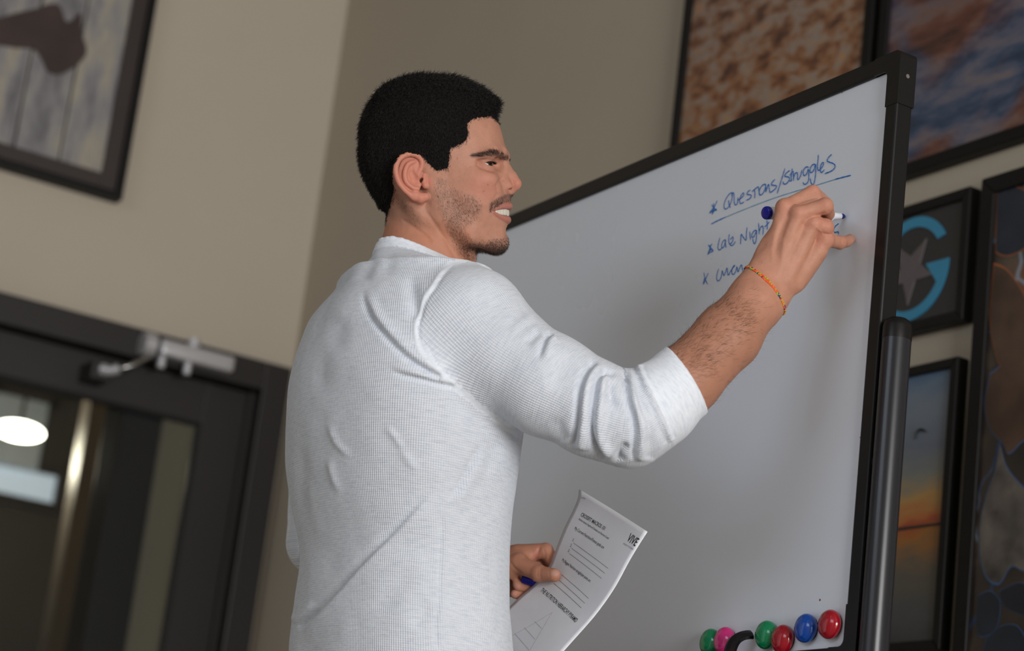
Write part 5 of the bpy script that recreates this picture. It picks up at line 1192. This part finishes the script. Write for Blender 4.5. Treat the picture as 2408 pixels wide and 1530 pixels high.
# ================================================================== things in the hands
def lathe(name, a, b, prof, mat, parent, n=24):
    """prof: list of (t along a->b in metres, radius)"""
    d = (b-a)/np.linalg.norm(b-a); return tube(name, [a+d*t_ for t_, _ in prof], [max(r_, 1e-5) for _, r_ in prof], mat, parent, n=n)
mk = empty('marker', tuple(MK_TIP)); tag(mk, 'white dry-erase marker with blue end plug and tip in the writing hand', 'marker')
M_white = simple('white_plastic', srgb(226, 228, 234), .3, noise=.02); M_bluep = simple('blue_plastic', srgb(18, 24, 150), .25, noise=.05, nscale=60); M_nib = simple('blue_felt_nib', srgb(22, 26, 110), .8, noise=.1)
Lm = float(np.linalg.norm(MK_TIP-MK_END)); mm_ = lambda *q: [(t_, r_) for t_, r_ in q]
kid(lathe('end_plug', MK_END, MK_TIP, mm_((-.0042, .0003), (-.0041, .0072), (-.0034, .0084), (-.0020, .0091), (.0, .0093), (.0018, .0093)), M_bluep, None), mk)
kid(lathe('barrel', MK_END, MK_TIP, mm_((.0016, .0086), (.0020, .0088), (Lm-.030, .0088), (Lm-.027, .0075), (Lm-.022, .0052), (Lm-.009, .0046), (Lm-.0085, .0040)), M_white, None), mk)
kid(lathe('nib', MK_END, MK_TIP, mm_((Lm-.0105, .0039), (Lm-.004, .0038), (Lm-.0012, .0024), (Lm-.0002, .0008)), M_nib, None), mk)
cap_ = empty('marker', tuple(lp_(280, 890, 3.205))); tag(cap_, 'blue marker end held under the thumb of the hand with papers', 'marker')
k0, k1 = lp_(178, 872, 3.206), lp_(420, 930, 3.204)
kid(lathe('cap_shell', k0, k1, mm_((.0, .0005), (.0004, .0070), (.002, .0082), (.030, .0086), (.036, .0086)), M_bluep, None), cap_)
kid(lathe('cap_collar', k0, k1, mm_((.016, .0086), (.0165, .0094), (.020, .0094), (.0205, .0086)), M_bluep, None), cap_)

# ---- stapled papers
def edge_curve(pts, total=1737.0, n=40):
    pts = smooth_path(np.array(pts, float), 8); L_ = np.concatenate([[0], np.cumsum(np.linalg.norm(np.diff(pts, axis=0), axis=1))]); s_ = np.linspace(0, L_[-1], n)
    return np.stack([np.interp(s_, L_, pts[:, 0]), np.interp(s_, L_, pts[:, 1])], 1)
EL = edge_curve([(695, 75), (684, 160), (640, 265), (560, 430), (492, 600), (425, 770), (310, 915), (165, 1040), (40, 1160), (-120, 1300), (-285, 1450)])
ER = edge_curve([(1305, 455), (1165, 700), (1030, 930), (850, 1170), (705, 1350), (560, 1530), (430, 1690), (290, 1862)])
DL, DR_ = 3.196, 3.030
LW = np.array([lp_(x_, y_, DL) for x_, y_ in EL]); RWd = np.array([lp_(x_, y_, DR_) for x_, y_ in ER])
PN = np.cross(RWd[10]-LW[10], LW[20]-LW[0]); PN /= np.linalg.norm(PN); PN = PN if PN@(CAM-LW[10]) > 0 else -PN
def paper(u, v, off=0.0):
    u = np.asarray(u, float); v = np.asarray(v, float)*39; l = np.stack([np.interp(v, np.arange(40), LW[:, k]) for k in range(3)], -1); r_ = np.stack([np.interp(v, np.arange(40), RWd[:, k]) for k in range(3)], -1)
    w_ = u[..., None]; b_ = (-.004*np.sin(math.pi*u)+.002*np.sin(3*math.pi*v/39)*u+off)[..., None]
    return l*(1-w_)+r_*w_+b_*PN
def uv_of(cx, cy):
    tgt = np.array([1180+cx/3.825, 1130+cy/3.825]); x = np.array([.5, .4])
    for _ in range(30):
        f_ = lambda q: np.array(project(paper(q[0], q[1]))[:2]); f0_ = f_(x); J = np.stack([(f_(x+[1e-3, 0])-f0_)/1e-3, (f_(x+[0, 1e-3])-f0_)/1e-3], 1); x = x+np.clip(np.linalg.solve(J, tgt-f0_), -.2, .2)
    return x
t = NT('printer_paper'); co = t.obj(); n1 = t.n('ShaderNodeTexNoise', Scale=30.0, Detail=3.0); t.l(co, n1.inputs['Vector'])
t.l(t.ramp(n1.outputs['Fac'], [(.3, (.86, .87, .92, 1)), (.7, (.90, .91, .95, 1))]).outputs[0], t.b.inputs['Base Color']); t.b.inputs['Roughness'].default_value = .7; M_paper = t.m
M_print = simple('black_print', srgb(26, 26, 30), .7); M_print2 = simple('grey_print', srgb(120, 120, 126), .7)
pap = empty('paper_packet', tuple(paper(.5, .5))); tag(pap, 'stapled printed worksheet held in front of the whiteboard', 'paper')
def sheet(off, du):
    nu, nv = 22, 40; g = np.array([[paper(i/nu, j_/nv, off+du*(i/nu)) for i in range(nu+1)] for j_ in range(nv+1)]).reshape(-1, 3)
    Q_ = np.array([[j_*(nu+1)+i, j_*(nu+1)+i+1, (j_+1)*(nu+1)+i+1, (j_+1)*(nu+1)+i] for j_ in range(nv) for i in range(nu)])
    o = np_mesh('sheet', g, Q_, M_paper, None); md = o.modifiers.new('thickness', 'SOLIDIFY'); md.thickness = .00012; md.offset = -1; return kid(o, pap)
sheet(0.0, 0.0); sheet(-.0004, -.0009)
def printed(text, s, e, hgt, mat=M_print, bold=0.0, sp=1.0, shear=0.0):
    cu = bpy.data.curves.new('print', 'FONT'); cu.body = text; cu.size = 1.0; cu.offset = bold; cu.space_character = sp; cu.resolution_u = 3
    ob = bpy.data.objects.new('print', cu); COL.objects.link(ob); dg = bpy.context.evaluated_depsgraph_get(); me = bpy.data.meshes.new_from_object(ob.evaluated_get(dg))
    V = np.array([v.co[:] for v in me.vertices]); F_ = [tuple(p_.vertices) for p_ in me.polygons]; bpy.data.objects.remove(ob); bpy.data.curves.remove(cu); bpy.data.meshes.remove(me)
    a_, b_ = uv_of(*s), uv_of(*e); x = (V[:, 0]-V[:, 0].min())/(V[:, 0].max()-V[:, 0].min()); k_ = hgt/.69/.279
    uu = a_[0]+(b_[0]-a_[0])*x+shear*V[:, 1]*k_; vv = a_[1]+(b_[1]-a_[1])*x-V[:, 1]*k_
    o = mesh_obj('printed_text', paper(uu, vv, .0004), F_, mat); o['kind'] = 'stuff'; return kid(o, pap)
def rule(s, e, w_=.00022, mat=M_print):
    a_, b_ = uv_of(*s), uv_of(*e); n = 12; V = []
    for i in range(n+1):
        q = a_+(b_-a_)*i/n; pr = np.array([-(b_-a_)[1]*.279/.216, (b_-a_)[0]*.216/.279]); pr = pr/np.hypot(pr[0]*.216, pr[1]*.279)*w_
        V += [paper(*(q+pr), .0004), paper(*(q-pr), .0004)]
    kid(mesh_obj('ruled_line', V, [(2*i, 2*i+1, 2*i+3, 2*i+2) for i in range(n)], mat), pap)
printed('CROSSFIT MACROS 101', (710, 316), (922, 446), .0056, bold=.008)
printed('Andrea Ayesta, Registered Dietitian and Nutrition Coach', (691, 349), (960, 527), .0030)
printed('My Current Nutrition/Fitness goals are:', (654, 437), (916, 614), .0046)
for n_, q in (('1.', (638, 542)), ('2.', (615, 590)), ('3.', (595, 638))): printed(n_, q, (q[0]+12, q[1]+9), .0044)
for s, e in (((648, 560), (958, 788)), ((630, 608), (928, 832)), ((610, 655), (900, 879)), ((540, 845), (782, 1058)), ((512, 890), (748, 1102)), ((470, 922), (718, 1145))): rule(s, e)
printed('My Biggest Nutrition struggle/pain points are:', (543, 722), (794, 915), .0046)
printed('THE NUTRITION HIERARCHY PYRAMID', (345, 990), (662, 1276), .0066, bold=.008)
for s, e in (((455, 1185), (60, 1412)), ((455, 1185), (255, 1525)), ((297, 1265), (360, 1328)), ((205, 1320), (300, 1425)), ((118, 1375), (250, 1525))): rule(s, e, .00016, M_print2)
printed('VIVE', (1122, 538), (1200, 590), .0125, bold=.012); printed('nutrition', (1094, 570), (1180, 624), .0034, M_print2, sp=1.3)
a_, b_ = paper(*uv_of(716, 150), .0006), paper(*uv_of(756, 162), .0006); kid(tube('staple', [a_, b_], .0003, M_steel, n=6), pap)
